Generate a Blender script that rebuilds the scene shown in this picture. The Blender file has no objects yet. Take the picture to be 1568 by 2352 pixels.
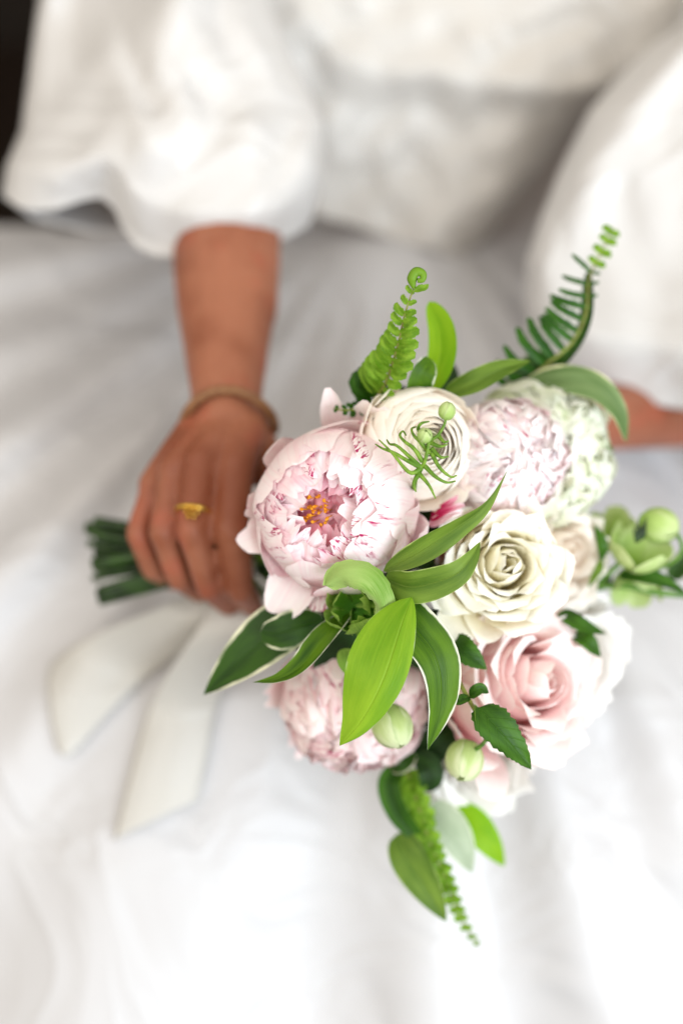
import bpy, math, random
import numpy as np
from mathutils import Vector, Matrix, Quaternion

C = bpy.context.scene.collection
scene = bpy.context.scene
R = math.radians

# ------------------------------------------------------------------ camera
PITCH = R(45)
CAM = Vector((0.0, -0.62, 1.42))
RIGHT = Vector((1, 0, 0))
UP = Vector((0, math.sin(PITCH), math.cos(PITCH)))
BACK = Vector((0, -math.cos(PITCH), math.sin(PITCH)))      # towards the camera
cam_d = bpy.data.cameras.new('camera')
cam = bpy.data.objects.new('camera', cam_d)
C.objects.link(cam)
cam.matrix_world = Matrix(((RIGHT.x, UP.x, BACK.x, CAM.x), (RIGHT.y, UP.y, BACK.y, CAM.y),
                           (RIGHT.z, UP.z, BACK.z, CAM.z), (0, 0, 0, 1)))
cam_d.sensor_fit = 'HORIZONTAL'
cam_d.sensor_width = 24
cam_d.lens = 50
cam_d.clip_start = 0.02
cam_d.clip_end = 60
cam_d.dof.use_dof = True
cam_d.dof.focus_distance = 0.745
cam_d.dof.aperture_fstop = 1.6
scene.camera = cam

# ------------------------------------------------------------------ world, light, exposure
w = bpy.data.worlds.new('World')
scene.world = w
w.use_nodes = True
w.node_tree.nodes['Background'].inputs[0].default_value = (1.0, 0.89, 0.75, 1)
w.node_tree.nodes['Background'].inputs[1].default_value = 0.82
scene.view_settings.view_transform = 'Standard'
scene.view_settings.look = 'None'
scene.view_settings.exposure = 0.35
scene.cycles.use_denoising = True
scene.cycles.max_bounces = 12
scene.cycles.diffuse_bounces = 8
scene.cycles.transmission_bounces = 6
scene.cycles.sample_clamp_indirect = 4


def lamp(name, pos, target, size, power, col):
    ld = bpy.data.lights.new(name, 'AREA')
    ld.shape = 'RECTANGLE'
    ld.size, ld.size_y = size
    ld.energy = power
    ld.color = col
    o = bpy.data.objects.new(name, ld)
    C.objects.link(o)
    p, t = W3(*pos), W3(*target)
    o.location = p
    o.rotation_euler = (t - p).to_track_quat('-Z', 'Y').to_euler()
    return o


def W3(u, v, wz):
    return CAM + RIGHT * u + UP * v + BACK * wz


lamp('window_light', (1.5, -0.75, 1.1), (0.05, -0.1, -0.85), (1.9, 1.9), 61, (0.78, 0.89, 1.0))
lamp('left_fill_light', (-0.9, 0.3, 0.9), (0.0, 0.1, -0.9), (1.2, 1.2), 8, (0.93, 0.96, 1.0))  # weak fill lamp from the upper left, opposite the window

# ------------------------------------------------------------------ frames
M3 = np.array([[RIGHT.x, UP.x, BACK.x], [RIGHT.y, UP.y, BACK.y], [RIGHT.z, UP.z, BACK.z]])


def P(px, py, d):
    """a place given as a picture point (1568 wide) and its real distance: metres right, up, towards the viewer"""
    k = 0.48 * d / 1568
    return np.array([(px - 784) * k, (1176 - py) * k, -d])


def to_world(a):
    return np.asarray(a) @ M3.T + np.array(CAM)


def unit(a):
    a = np.asarray(a, float)
    return a / max(np.linalg.norm(a), 1e-9)


# ------------------------------------------------------------------ noise
class Noise:
    def __init__(self, rng, n=6, lo=0.6, hi=1.8, dim=2):
        ang = [rng.uniform(0, 2 * math.pi) for _ in range(n)]
        f = [rng.uniform(lo, hi) for _ in range(n)]
        self.k = [(f[i] * math.cos(ang[i]), f[i] * math.sin(ang[i]), rng.uniform(0, 6.283)) for i in range(n)]

    def __call__(self, x, y=0.0):
        s = 0
        for kx, ky, ph in self.k:
            s = s + np.sin(kx * x * 6.283 + ky * y * 6.283 + ph)
        return s / math.sqrt(len(self.k)) * 0.8


def sm(a, b, x):
    t = np.clip((x - a) / (b - a), 0, 1)
    return t * t * (3 - 2 * t)


def spline(pts, n):
    """Catmull-Rom through the points, evenly resampled"""
    p = np.asarray(pts, float)
    if len(p) == 2:
        t = np.linspace(0, 1, n)[:, None]
        return p[0] * (1 - t) + p[1] * t
    q = np.vstack([2 * p[0] - p[1], p, 2 * p[-1] - p[-2]])
    out = []
    for i in range(1, len(q) - 2):
        t = np.linspace(0, 1, 12, endpoint=False)[:, None]
        a, b, c, d = q[i - 1], q[i], q[i + 1], q[i + 2]
        out.append(0.5 * ((2 * b) + (-a + c) * t + (2 * a - 5 * b + 4 * c - d) * t ** 2 + (-a + 3 * b - 3 * c + d) * t ** 3))
    out = np.vstack(out + [p[-1:]])
    s = np.concatenate([[0], np.cumsum(np.linalg.norm(np.diff(out, axis=0), axis=1))])
    ss = np.linspace(0, s[-1], n)
    return np.stack([np.interp(ss, s, out[:, k]) for k in range(p.shape[1])], 1)


# ------------------------------------------------------------------ mesh helpers
def grid_faces(nu, nv, wrap=False):
    f = []
    mu = nu if wrap else nu - 1
    for j in range(nv - 1):
        for i in range(mu):
            i2 = (i + 1) % nu
            f.append((j * nu + i, j * nu + i2, (j + 1) * nu + i2, (j + 1) * nu + i))
    return f


def mesh_obj(name, V, F, mat, parent=None, uv=None, smooth=True, origin=None):
    """V in view metres; the mesh is stored in world axes about its parent's origin"""
    Wp = to_world(V)
    if parent is not None:
        o0 = np.array(parent['_o'])
    else:
        o0 = Wp.mean(0) if origin is None else to_world(np.asarray(origin)[None])[0]
    me = bpy.data.meshes.new(name)
    me.from_pydata((Wp - o0).tolist(), [], F)
    if uv is not None:
        l = me.uv_layers.new(name='UVMap')
        idx = np.empty(len(me.loops), dtype=np.int32)
        me.loops.foreach_get('vertex_index', idx)
        l.data.foreach_set('uv', np.asarray(uv, dtype=np.float32)[idx].ravel())
    if smooth:
        me.polygons.foreach_set('use_smooth', [True] * len(me.polygons))
    if mat:
        me.materials.append(mat)
    o = bpy.data.objects.new(name, me)
    C.objects.link(o)
    if parent is not None:
        o.parent = parent['_e']
    else:
        o.location = o0
    return o


def thing(name, label, cat, base, group=None):
    e = bpy.data.objects.new(name, None)
    e.empty_display_size = 0.02
    C.objects.link(e)
    o0 = to_world(np.asarray(base)[None])[0]
    e.location = o0
    e['label'] = label
    e['category'] = cat
    if group:
        e['group'] = group
    return {'_e': e, '_o': o0}


def sub(root, o):
    """parent record so that pieces can hang one level below part o (which sits at its root's origin)"""
    return {'_e': o, '_o': root['_o']}


def tube(pts, rad, nseg=8, n=None, cap=True):
    n = n or max(8, len(pts) * 5)
    p = spline(pts, n)
    r = np.interp(np.linspace(0, 1, n), np.linspace(0, 1, len(rad)), rad) if hasattr(rad, '__len__') else np.full(n, rad)
    T = np.gradient(p, axis=0)
    T /= np.linalg.norm(T, axis=1)[:, None] + 1e-12
    N = np.cross(T[0], [0.3, 0.5, 0.8])
    N = unit(N)
    V = []
    for i in range(n):
        N = unit(N - T[i] * np.dot(N, T[i]))
        B = np.cross(T[i], N)
        for k in range(nseg):
            a = 2 * math.pi * k / nseg
            V.append(p[i] + r[i] * (math.cos(a) * N + math.sin(a) * B))
    F = grid_faces(nseg, n, True)
    if cap:
        F.append(tuple(range(nseg))[::-1])
        F.append(tuple(range((n - 1) * nseg, n * nseg)))
    return np.array(V), F


def merge(parts):
    V, F, k = [], [], 0
    for v, f in parts:
        V.append(v)
        F += [tuple(i + k for i in q) for q in f]
        k += len(v)
    return np.vstack(V), F


# ------------------------------------------------------------------ materials
def lin(h):
    h = h.lstrip('#')
    c = [int(h[i:i + 2], 16) / 255 for i in (0, 2, 4)]
    return tuple((x / 12.92 if x <= 0.04045 else ((x + 0.055) / 1.055) ** 2.4) for x in c) + (1,)


class NT:
    def __init__(self, name):
        self.m = bpy.data.materials.new(name)
        self.m.use_nodes = True
        self.t = self.m.node_tree
        self.t.nodes.clear()
        self.out = self.n('ShaderNodeOutputMaterial')

    def n(self, typ, **kw):
        x = self.t.nodes.new(typ)
        for k, v in kw.items():
            setattr(x, k, v)
        return x

    def l(self, a, b):
        self.t.links.new(a, b)

    def math(self, op, a, b=None, clamp=False):
        x = self.n('ShaderNodeMath', operation=op, use_clamp=clamp)
        for i, s in enumerate((a, b)):
            if s is None:
                continue
            if isinstance(s, (int, float)):
                x.inputs[i].default_value = s
            else:
                self.l(s, x.inputs[i])
        return x.outputs[0]

    def step(self, x, a, b):
        m = self.n('ShaderNodeMapRange', interpolation_type='SMOOTHSTEP')
        self.l(x, m.inputs[0])
        m.inputs[1].default_value = a
        m.inputs[2].default_value = b
        return m.outputs[0]

    def mix(self, f, a, b):
        x = self.n('ShaderNodeMix', data_type='RGBA')
        if isinstance(f, (int, float)):
            x.inputs[0].default_value = f
        else:
            self.l(f, x.inputs[0])
        for s, i in ((a, 6), (b, 7)):
            if isinstance(s, tuple):
                x.inputs[i].default_value = s
            else:
                self.l(s, x.inputs[i])
        return x.outputs[2]

    def noise(self, vec, scale, detail=3, rough=0.5):
        x = self.n('ShaderNodeTexNoise')
        x.inputs['Scale'].default_value = scale
        x.inputs['Detail'].default_value = detail
        x.inputs['Roughness'].default_value = rough
        if vec is not None:
            self.l(vec, x.inputs['Vector'])
        return x.outputs['Fac']

    def uv(self):
        t = self.n('ShaderNodeUVMap')
        s = self.n('ShaderNodeSeparateXYZ')
        self.l(t.outputs[0], s.inputs[0])
        return s.outputs[0], s.outputs[1]

    def vec(self, x, y, z=0.0):
        c = self.n('ShaderNodeCombineXYZ')
        for i, s in enumerate((x, y, z)):
            if isinstance(s, (int, float)):
                c.inputs[i].default_value = s
            else:
                self.l(s, c.inputs[i])
        return c.outputs[0]

    def bump(self, h, dist, strength=1.0):
        b = self.n('ShaderNodeBump')
        b.inputs['Strength'].default_value = strength
        b.inputs['Distance'].default_value = dist
        self.l(h, b.inputs['Height'])
        return b.outputs[0]

    def finish(self, col, rough=0.5, spec=0.4, trans=0.0, bump=None, sheen=0.0, metal=0.0, transcol=None, coat=0.0):
        p = self.n('ShaderNodeBsdfPrincipled')
        if isinstance(col, tuple):
            p.inputs['Base Color'].default_value = col
        else:
            self.l(col, p.inputs['Base Color'])
        if isinstance(rough, (int, float)):
            p.inputs['Roughness'].default_value = rough
        else:
            self.l(rough, p.inputs['Roughness'])
        p.inputs['Specular IOR Level'].default_value = spec
        p.inputs['Metallic'].default_value = metal
        p.inputs['Sheen Weight'].default_value = sheen
        p.inputs['Coat Weight'].default_value = coat
        if bump is not None:
            self.l(bump, p.inputs['Normal'])
        s = p.outputs[0]
        if trans > 0:
            t = self.n('ShaderNodeBsdfTranslucent')
            tc = transcol if transcol is not None else col
            if isinstance(tc, tuple):
                t.inputs[0].default_value = tc
            else:
                self.l(tc, t.inputs[0])
            if bump is not None:
                self.l(bump, t.inputs['Normal'])
            mx = self.n('ShaderNodeMixShader')
            mx.inputs[0].default_value = trans
            self.l(s, mx.inputs[1])
            self.l(t.outputs[0], mx.inputs[2])
            s = mx.outputs[0]
        self.l(s, self.out.inputs[0])
        return self.m


def petal_mat(name, base, tip, deep, streak=0.0, edge=None, trans=0.35, vein=0.25, deep_at=(0.0, 0.45), streak_col='#b0105e'):
    """deep: colour at the claw; base: body; tip: towards the rim"""
    t = NT(name)
    u, v = t.uv()
    oi = t.n('ShaderNodeObjectInfo')
    rnd = oi.outputs['Random']
    c = t.mix(t.step(v, deep_at[0], deep_at[1]), lin(deep), lin(base))
    wob = t.noise(t.vec(t.math('MULTIPLY', u, 3.0), t.math('MULTIPLY', v, 2.0), t.math('MULTIPLY', rnd, 40.0)), 1.0, 4)
    c = t.mix(t.step(t.math('ADD', v, t.math('MULTIPLY', t.math('SUBTRACT', wob, 0.5), 0.9)), 0.45, 0.95), c, lin(tip))
    # blush that differs from petal to petal
    bl = t.math('MULTIPLY', t.step(rnd, 0.35, 1.0), t.step(wob, 0.4, 0.7))
    c = t.mix(t.math('MULTIPLY', bl, 0.55), c, lin(deep if edge is None else base))
    # fine veins fanning along the petal
    vn = t.noise(t.vec(t.math('MULTIPLY', u, 26.0), t.math('MULTIPLY', v, 1.6), rnd), 1.0, 3, 0.6)
    c = t.mix(t.math('MULTIPLY', t.step(vn, 0.45, 0.7), vein), c, lin(deep if edge is None else base))
    if edge:
        e = t.step(v, 0.93, 1.0)
        c = t.mix(t.math('MULTIPLY', e, 0.8), c, lin(edge))
    if streak > 0:
        sn = t.noise(t.vec(t.math('ADD', t.math('MULTIPLY', u, 8.0), t.math('MULTIPLY', rnd, 91.0)),
                           t.math('MULTIPLY', v, 2.4), t.math('MULTIPLY', rnd, 17.0)), 1.0, 4, 0.62)
        line = t.step(t.math('ABSOLUTE', t.math('SUBTRACT', sn, 0.5)), 0.040, 0.012)
        m2 = t.noise(t.vec(t.math('MULTIPLY', u, 2.2), t.math('MULTIPLY', v, 1.5), t.math('MULTIPLY', rnd, 57.0)), 1.0, 2)
        line = t.math('MULTIPLY', line, t.step(m2, 0.50, 0.58))
        sk = t.math('MULTIPLY', t.math('MAXIMUM', line, t.step(sn, 0.61, 0.70)), t.step(v, 0.66, 0.95))
        pick = t.step(t.math('FRACT', t.math('MULTIPLY', rnd, 7.31)), 1 - streak - 0.02, 1 - streak)
        c = t.mix(t.math('MULTIPLY', sk, pick), c, lin(streak_col))
    b = t.bump(t.math('ADD', vn, t.math('MULTIPLY', wob, 1.5)), 0.0006, 0.5)
    return t.finish(c, 0.5, 0.2, trans, b, sheen=0.05)


def leaf_mat(name, dark, light, margin=None, mw=0.86, under=None, trans=0.3, rough=0.36, veins=16.0, pinnate=False, patch=0.4):
    t = NT(name)
    u, v = t.uv()
    oi = t.n('ShaderNodeObjectInfo')
    rnd = oi.outputs['Random']
    au = t.math('ABSOLUTE', t.math('SUBTRACT', t.math('MULTIPLY', u, 2.0), 1.0))
    big = t.noise(t.vec(t.math('MULTIPLY', u, 2.5), t.math('MULTIPLY', v, 1.7), t.math('MULTIPLY', rnd, 31.0)), 1.0, 4)
    c = t.mix(t.step(big, 0.5 - patch * 0.5, 0.5 + patch * 0.5), lin(dark), lin(light))
    if pinnate:
        h = t.math('SINE', t.math('MULTIPLY', t.math('SUBTRACT', t.math('MULTIPLY', v, 7.0), t.math('MULTIPLY', au, 1.6)), 6.283))
        vv = t.step(h, 0.86, 1.0)
        hb = vv
    else:
        vv = t.noise(t.vec(t.math('MULTIPLY', u, veins * 2.2), t.math('MULTIPLY', v, 1.2), rnd), 1.0, 3, 0.6)
        hb = vv
        vv = t.step(vv, 0.5, 0.75)
    c = t.mix(t.math('MULTIPLY', vv, 0.35), c, lin(light))
    rib = t.step(au, 0.05, 0.0)
    c = t.mix(t.math('MULTIPLY', rib, 0.5), c, lin(light))
    if margin:
        jag = t.noise(t.vec(t.math('MULTIPLY', u, 3.0), t.math('MULTIPLY', v, 6.0), rnd), 1.0, 3)
        a2 = t.math('ADD', au, t.math('MULTIPLY', t.math('SUBTRACT', jag, 0.5), 0.34))
        pt = t.noise(t.vec(t.math('MULTIPLY', t.step(u, 0.49, 0.51), 7.0), t.math('MULTIPLY', v, 2.2), t.math('MULTIPLY', rnd, 23.0)), 1.0, 2)
        c = t.mix(t.math('MULTIPLY', t.step(a2, mw - 0.04, mw + 0.05), t.step(pt, 0.36, 0.56)), c, lin(margin))
    if under:
        g = t.n('ShaderNodeNewGeometry')
        c = t.mix(t.math('MULTIPLY', g.outputs['Backfacing'], 0.75), c, lin(under))
    b = t.bump(t.math('SUBTRACT', hb, t.math('MULTIPLY', rib, 1.2)), 0.0005, 0.6)
    return t.finish(c, rough + 0.06, 0.28, trans, b)


def plain_mat(name, a, b, scale=60, rough=0.5, trans=0.0, bumpd=0.0003, spec=0.4, metal=0.0, stretch=(1, 1, 1), sheen=0.0):
    t = NT(name)
    tc = t.n('ShaderNodeTexCoord')
    mp = t.n('ShaderNodeMapping')
    mp.inputs['Scale'].default_value = stretch
    t.l(tc.outputs['Object'], mp.inputs[0])
    n = t.noise(mp.outputs[0], scale, 5, 0.6)
    c = t.mix(t.step(n, 0.35, 0.65), lin(a), lin(b))
    return t.finish(c, rough, spec, trans, t.bump(n, bumpd), metal=metal, sheen=sheen)


MAT = {}
MAT['peony'] = petal_mat('peony_petal', '#fde6eb', '#fef5f7', '#f394b0', streak=0.4, trans=0.25, vein=0.2, deep_at=(0.1, 0.7))  # deep is claw blush, made stronger so shaded folds read pink
MAT['peony_guard'] = petal_mat('peony_guard_petal', '#fce8ea', '#fdf4f3', '#f2adc0', streak=0.6, trans=0.25, vein=0.2, deep_at=(0.05, 0.5))
MAT['peony_inner'] = petal_mat('peony_inner_petal', '#ffb2cb', '#ffdce6', '#f0487c', streak=0.25, trans=0.30, vein=0.3, deep_at=(0.15, 0.8))
MAT['peony_pale'] = petal_mat('pale_peony_petal', '#fff1f1', '#fffafa', '#fbcdd4', streak=0.08, trans=0.25, vein=0.2, deep_at=(0.1, 0.7))
MAT['peony_low'] = petal_mat('low_peony_petal', '#fbdfe0', '#fcf1ef', '#f2a9b6', streak=0.12, trans=0.25, vein=0.3, deep_at=(0.1, 0.75))
MAT['ranunculus'] = petal_mat('ranunculus_petal', '#fdf1e4', '#fffbf3', '#f9c6a0', edge='#fffdf6', trans=0.25, vein=0.2, deep_at=(0.25, 0.95))
MAT['ranunculus_core'] = petal_mat('ranunculus_core_petal', '#eef2c8', '#fafbe6', '#b2cc6a', trans=0.25, vein=0.15, deep_at=(0.2, 0.8))
MAT['cream_rose'] = petal_mat('cream_rose_petal', '#fff9e0', '#fffdf2', '#fdf1b2', edge='#fffef6', trans=0.30, vein=0.15, deep_at=(0.1, 0.7))
MAT['pink_rose'] = petal_mat('pink_rose_petal', '#fdd9d8', '#fff0ee', '#f8b0b0', edge='#fff8f5', trans=0.30, vein=0.18, deep_at=(0.1, 0.75))
MAT['blush_rose'] = petal_mat('blush_rose_petal', '#fff2e6', '#fffaf3', '#fbe2c4', edge='#fffcf6', trans=0.30, vein=0.12, deep_at=(0.1, 0.7))
MAT['white_rose'] = petal_mat('white_rose_petal', '#faf7f2', '#fcfbf8', '#f6e8dc', edge='#fdfcfa', trans=0.25, vein=0.1, deep_at=(0.1, 0.7))
MAT['carnation'] = petal_mat('carnation_petal', '#f3f7e0', '#fbfcf3', '#dae8b2', trans=0.25, vein=0.15, deep_at=(0.2, 0.8))
MAT['hellebore'] = petal_mat('hellebore_petal', '#b7d27a', '#d3e3a3', '#8fb54a', trans=0.25, vein=0.3, deep_at=(0.0, 0.6))
MAT['hellebore_dark'] = petal_mat('green_hellebore_petal', '#6da02c', '#a8c95e', '#4a8420', trans=0.25, vein=0.35, deep_at=(0.0, 0.8))
MAT['hellebore_fold'] = petal_mat('hellebore_fold_petal', '#6f9a34', '#b6cf84', '#a3c26c', trans=0.25, vein=0.6, deep_at=(0.3, 0.6))
MAT['bud'] = petal_mat('bud_petal', '#c3d68c', '#e4ebc0', '#94b558', trans=0.20, vein=0.25, deep_at=(0.0, 0.6))
MAT['leaf_bright'] = leaf_mat('bright_leaf', '#6fa312', '#9cc62c', margin='#dfe8bf', mw=1.0, trans=0.45, patch=0.5)
MAT['leaf_bright_plain'] = leaf_mat('bright_plain_leaf', '#79b40e', '#a0cf22', trans=0.5, patch=0.5)
MAT['leaf_var'] = leaf_mat('white_edged_leaf', '#2b5208', '#5c8418', margin='#eef0de', mw=0.91, under='#93aa7c', trans=0.28)
MAT['leaf_dark'] = leaf_mat('dark_white_edged_leaf', '#1a3a05', '#33580c', margin='#e6e6c4', mw=0.86, trans=0.22)
MAT['leaf_dark_plain'] = leaf_mat('dark_plain_leaf', '#1f4406', '#3a680f', trans=0.25)
MAT['leaf_mid'] = leaf_mat('mid_green_leaf', '#48691a', '#7a9838', margin='#b9cc7c', mw=0.96, trans=0.3, patch=0.6)
MAT['leaf_grey'] = leaf_mat('grey_green_leaf', '#56733c', '#7f9762', margin='#dfe0b0', mw=0.88, trans=0.25)
MAT['leaf_pale'] = leaf_mat('pale_leaf_underside', '#a4b698', '#bccab0', margin='#e6ead8', mw=0.9, trans=0.3)
MAT['leaf_serr'] = leaf_mat('toothed_leaf', '#234a0a', '#43701a', trans=0.22, pinnate=True, rough=0.42)
MAT['leaf_shade'] = leaf_mat('shaded_green_leaf', '#122c08', '#234510', trans=0.12, rough=0.5)  # darkened leaf green, standing for shade inside the bouquet
MAT['fern_light'] = leaf_mat('young_fern_leaflet', '#5f8e16', '#93bd3a', trans=0.4, pinnate=True)
MAT['fern_dark'] = leaf_mat('old_fern_leaflet', '#1a4506', '#386a12', trans=0.25, pinnate=True)
MAT['stem'] = plain_mat('green_stem', '#3d6a1e', '#6b9436', 90, 0.45, stretch=(1, 1, 6))
MAT['stem_brown'] = plain_mat('brown_green_stem', '#6b6a2c', '#87913e', 140, 0.5)
MAT['stem_cut'] = plain_mat('dark_stem', '#12260a', '#2d4a16', 60, 0.45)
MAT['stamen'] = plain_mat('stamen', '#e08a10', '#f4b22c', 300, 0.6, trans=0.2)
MAT['gold'] = plain_mat('gold', '#e3b64c', '#f3d078', 80, 0.22, metal=1.0, bumpd=0.0001)
MAT['bracelet'] = plain_mat('tan_bracelet', '#7d5537', '#916845', 200, 0.5)


def skin_mat():
    t = NT('skin')
    tc = t.n('ShaderNodeTexCoord')
    n = t.noise(tc.outputs['Object'], 14, 4)
    f = t.noise(tc.outputs['Object'], 120, 4)
    c = t.mix(t.step(n, 0.35, 0.65), lin('#824830'), lin('#a1674d'))
    n2 = t.noise(tc.outputs['Object'], 38, 3)
    c = t.mix(t.math('MULTIPLY', t.step(n2, 0.5, 0.7), 0.45), c, lin('#a8553f'))
    p = t.finish(c, 0.5, 0.35, 0, t.bump(f, 0.0012, 0.6))
    b = [x for x in t.t.nodes if x.type == 'BSDF_PRINCIPLED'][0]
    b.inputs['Subsurface Weight'].default_value = 0.15
    b.inputs['Subsurface Radius'].default_value = (1.0, 0.35, 0.2)
    b.inputs['Subsurface Scale'].default_value = 0.006
    return p


MAT['skin'] = skin_mat()


def fabric_mat(name, col, rough, crinkle, dist, trans=0.12):
    t = NT(name)
    tc = t.n('ShaderNodeTexCoord')
    big = t.noise(tc.outputs['Object'], 5.5, 3, 0.5)
    wr = t.n('ShaderNodeTexNoise')
    wr.inputs['Scale'].default_value = crinkle
    wr.inputs['Detail'].default_value = 2
    wr.inputs['Distortion'].default_value = 1.2
    t.l(tc.outputs['Object'], wr.inputs['Vector'])
    ridge = t.math('ABSOLUTE', t.math('SUBTRACT', wr.outputs['Fac'], 0.5))
    fine = t.noise(tc.outputs['Object'], 900, 2)
    b = t.bump(t.math('ADD', t.math('MULTIPLY', ridge, -3.0), t.math('ADD', big, t.math('MULTIPLY', fine, 0.01))), dist, 1.0)
    rg = t.n('ShaderNodeMapRange')
    t.l(big, rg.inputs[0])
    rg.inputs[3].default_value = rough - 0.07
    rg.inputs[4].default_value = rough + 0.1
    return t.finish(lin(col), rg.outputs[0], 0.55, trans, b, sheen=0.1)


MAT['satin'] = fabric_mat('ivory_satin', '#d0d0d2', 0.38, 8, 0.004)
MAT['sleeve'] = fabric_mat('sleeve_satin', '#d9d8d7', 0.30, 8, 0.0045)
MAT['bodice'] = fabric_mat('bodice_satin', '#d8d5d0', 0.36, 8, 0.0045)
MAT['ribbon'] = fabric_mat('ivory_ribbon', '#d9d7d1', 0.36, 4, 0.001, 0.3)
MAT['floor'] = plain_mat('dark_wood_floor', '#120b06', '#1f130b', 6, 0.5, stretch=(1, 8, 1))
MAT['wall'] = plain_mat('dark_brown_wall', '#100b07', '#1a110a', 3, 0.7)


# ------------------------------------------------------------------ petals and flowers
def petal(profile, W, cup, rng, nu=15, nv=16, k=2.6, base_w=0.22, widest=0.7, ruffle=0.0, rf=1.6, notch=0.0, nf=2.4,
          tw=0.0, crease=0.0, taper=0.0, skew=0.0):
    """profile: (r, z) points from claw to rim; returns vertices in the flower's frame at azimuth 0"""
    prof = spline(profile, 60)
    t = np.linspace(-1, 1, nu)
    u = np.sin(t * math.pi / 2) * 0.995
    v = np.linspace(0, 1, nv) ** 0.85
    U, Vv = np.meshgrid(u, v)
    Lu = (1 - np.abs(u) ** k) ** (1 / k)
    nz = Noise(rng, 5, nf * 0.5, nf * 2.2)
    nt = np.clip(nz(u * 0.5, 0.3) + 0.2, -0.6, 1.2) * notch * (1 - np.abs(u) ** 4)
    Lu = Lu * (1 - nt)
    vp = np.clip(Vv * Lu[None, :], 0, 1.08)
    wv = W * (base_w + (1 - base_w) * sm(0, widest, vp)) * (1 - taper * sm(widest, 1.0, vp))
    x = np.interp(vp, np.linspace(0, 1, 60), prof[:, 0])
    z = np.interp(vp, np.linspace(0, 1, 60), prof[:, 1])
    d = np.gradient(prof, axis=0)
    d /= np.linalg.norm(d, axis=1)[:, None] + 1e-9
    tx = np.interp(vp, np.linspace(0, 1, 60), d[:, 0])
    tz = np.interp(vp, np.linspace(0, 1, 60), d[:, 1])
    nx, nzv = -tz, tx
    a = np.clip(U * wv / cup, -1.5, 1.5)
    lat = cup * np.sin(a)
    up = abs(cup) * (1 - np.cos(a)) * (1 if cup > 0 else -1)
    if cup < 0:
        lat = -cup * np.sin(-a)
    e = np.maximum(np.abs(U) ** 3, sm(0.25, 1.0, vp) ** 1.5) * sm(0.1, 0.5, vp)
    rn = Noise(rng, 6, rf * 0.5, rf * 1.6)
    up = up + e * ruffle * rn(U * 0.7, vp * 0.7) + tw * U * W * sm(0.2, 0.9, vp)
    if crease:
        up = up - crease * W * np.exp(-(U / 0.18) ** 2) * sm(0.2, 0.8, vp)
    X = x + nx * up
    Z = z + nzv * up
    V = np.stack([X, lat + skew * W * vp ** 2, Z], -1).reshape(-1, 3)
    uv = np.stack([(U + 1) / 2, np.broadcast_to(Vv, U.shape)], -1).reshape(-1, 2)
    return V, grid_faces(nu, nv), uv


def swing(V, psi_deg, gam):
    """turn a petal lying on a sphere about the direction of its own rim"""
    a = math.radians(psi_deg)
    q = np.array(Matrix.Rotation(gam, 3, Vector((math.sin(a), 0, math.cos(a)))))
    return V @ q.T


def frame(axis):
    """columns: image-right-ish x, image-up-ish y, axis z"""
    z = unit(axis)
    x = unit(np.array([1, 0, 0]) - z * z[0])
    y = np.cross(z, x)
    return np.stack([x, y, z], 1)


def put(V, phi, tilt, Fm, c):
    """spin about the axis by phi after leaning outwards by tilt"""
    ct, st = math.cos(tilt), math.sin(tilt)
    V = np.stack([V[:, 0] * ct + V[:, 2] * st, V[:, 1], -V[:, 0] * st + V[:, 2] * ct], 1)
    cp, sp = math.cos(phi), math.sin(phi)
    V = np.stack([V[:, 0] * cp - V[:, 1] * sp, V[:, 0] * sp + V[:, 1] * cp, V[:, 2]], 1)
    return V @ Fm.T + c


def sphere_prof(Rr, psi_tip, lift=0.0, start=170, squash=1.0):
    th = np.radians(np.linspace(start, psi_tip, 7))
    p = np.stack([Rr * np.sin(th), Rr * np.cos(th) * squash], 1)
    tip = np.array([math.sin(math.radians(psi_tip)), math.cos(math.radians(psi_tip)) * squash])
    p[-1] += tip * lift
    p[-2] += tip * lift * 0.35
    return p


GRIP = P(560, 1262, 0.890)
stem_rng = random.Random(5)
stem_slots = []


def add_stem(root, base, axis, idx, rad=0.0022, mat='stem', end=True):
    """stem from the flower back to the hand and on to the cut end on the left"""
    a = idx * 2.399
    rr = 0.0028 * math.sqrt(idx + 0.5)
    off = np.array([0, math.cos(a) * rr, math.sin(a) * rr * 0.75])
    g = GRIP + off
    if idx < 16:
        ex = stem_rng.uniform(198, 232)
        ey = 1200 + (idx * 7 % 16) / 15 * 178
        e = P(ex, ey, 0.915 + 0.012 * math.sin(idx * 2.1))
    else:
        e = g + np.array([-0.03, 0, -0.002])
    base = np.asarray(base)
    pts = [base, base - np.asarray(axis) * 0.028, g * 0.7 + base * 0.3 - np.array([0, 0, 0.010]), g, g * 0.5 + e * 0.5, e]
    r = [rad, rad, rad, rad * 1.15, rad * 1.5, rad * 1.6]
    V, F = tube(pts, r, 7, 30)
    return mesh_obj('stem', V, F, MAT['stem_cut'] if idx < 16 else MAT[mat], root)


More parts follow.
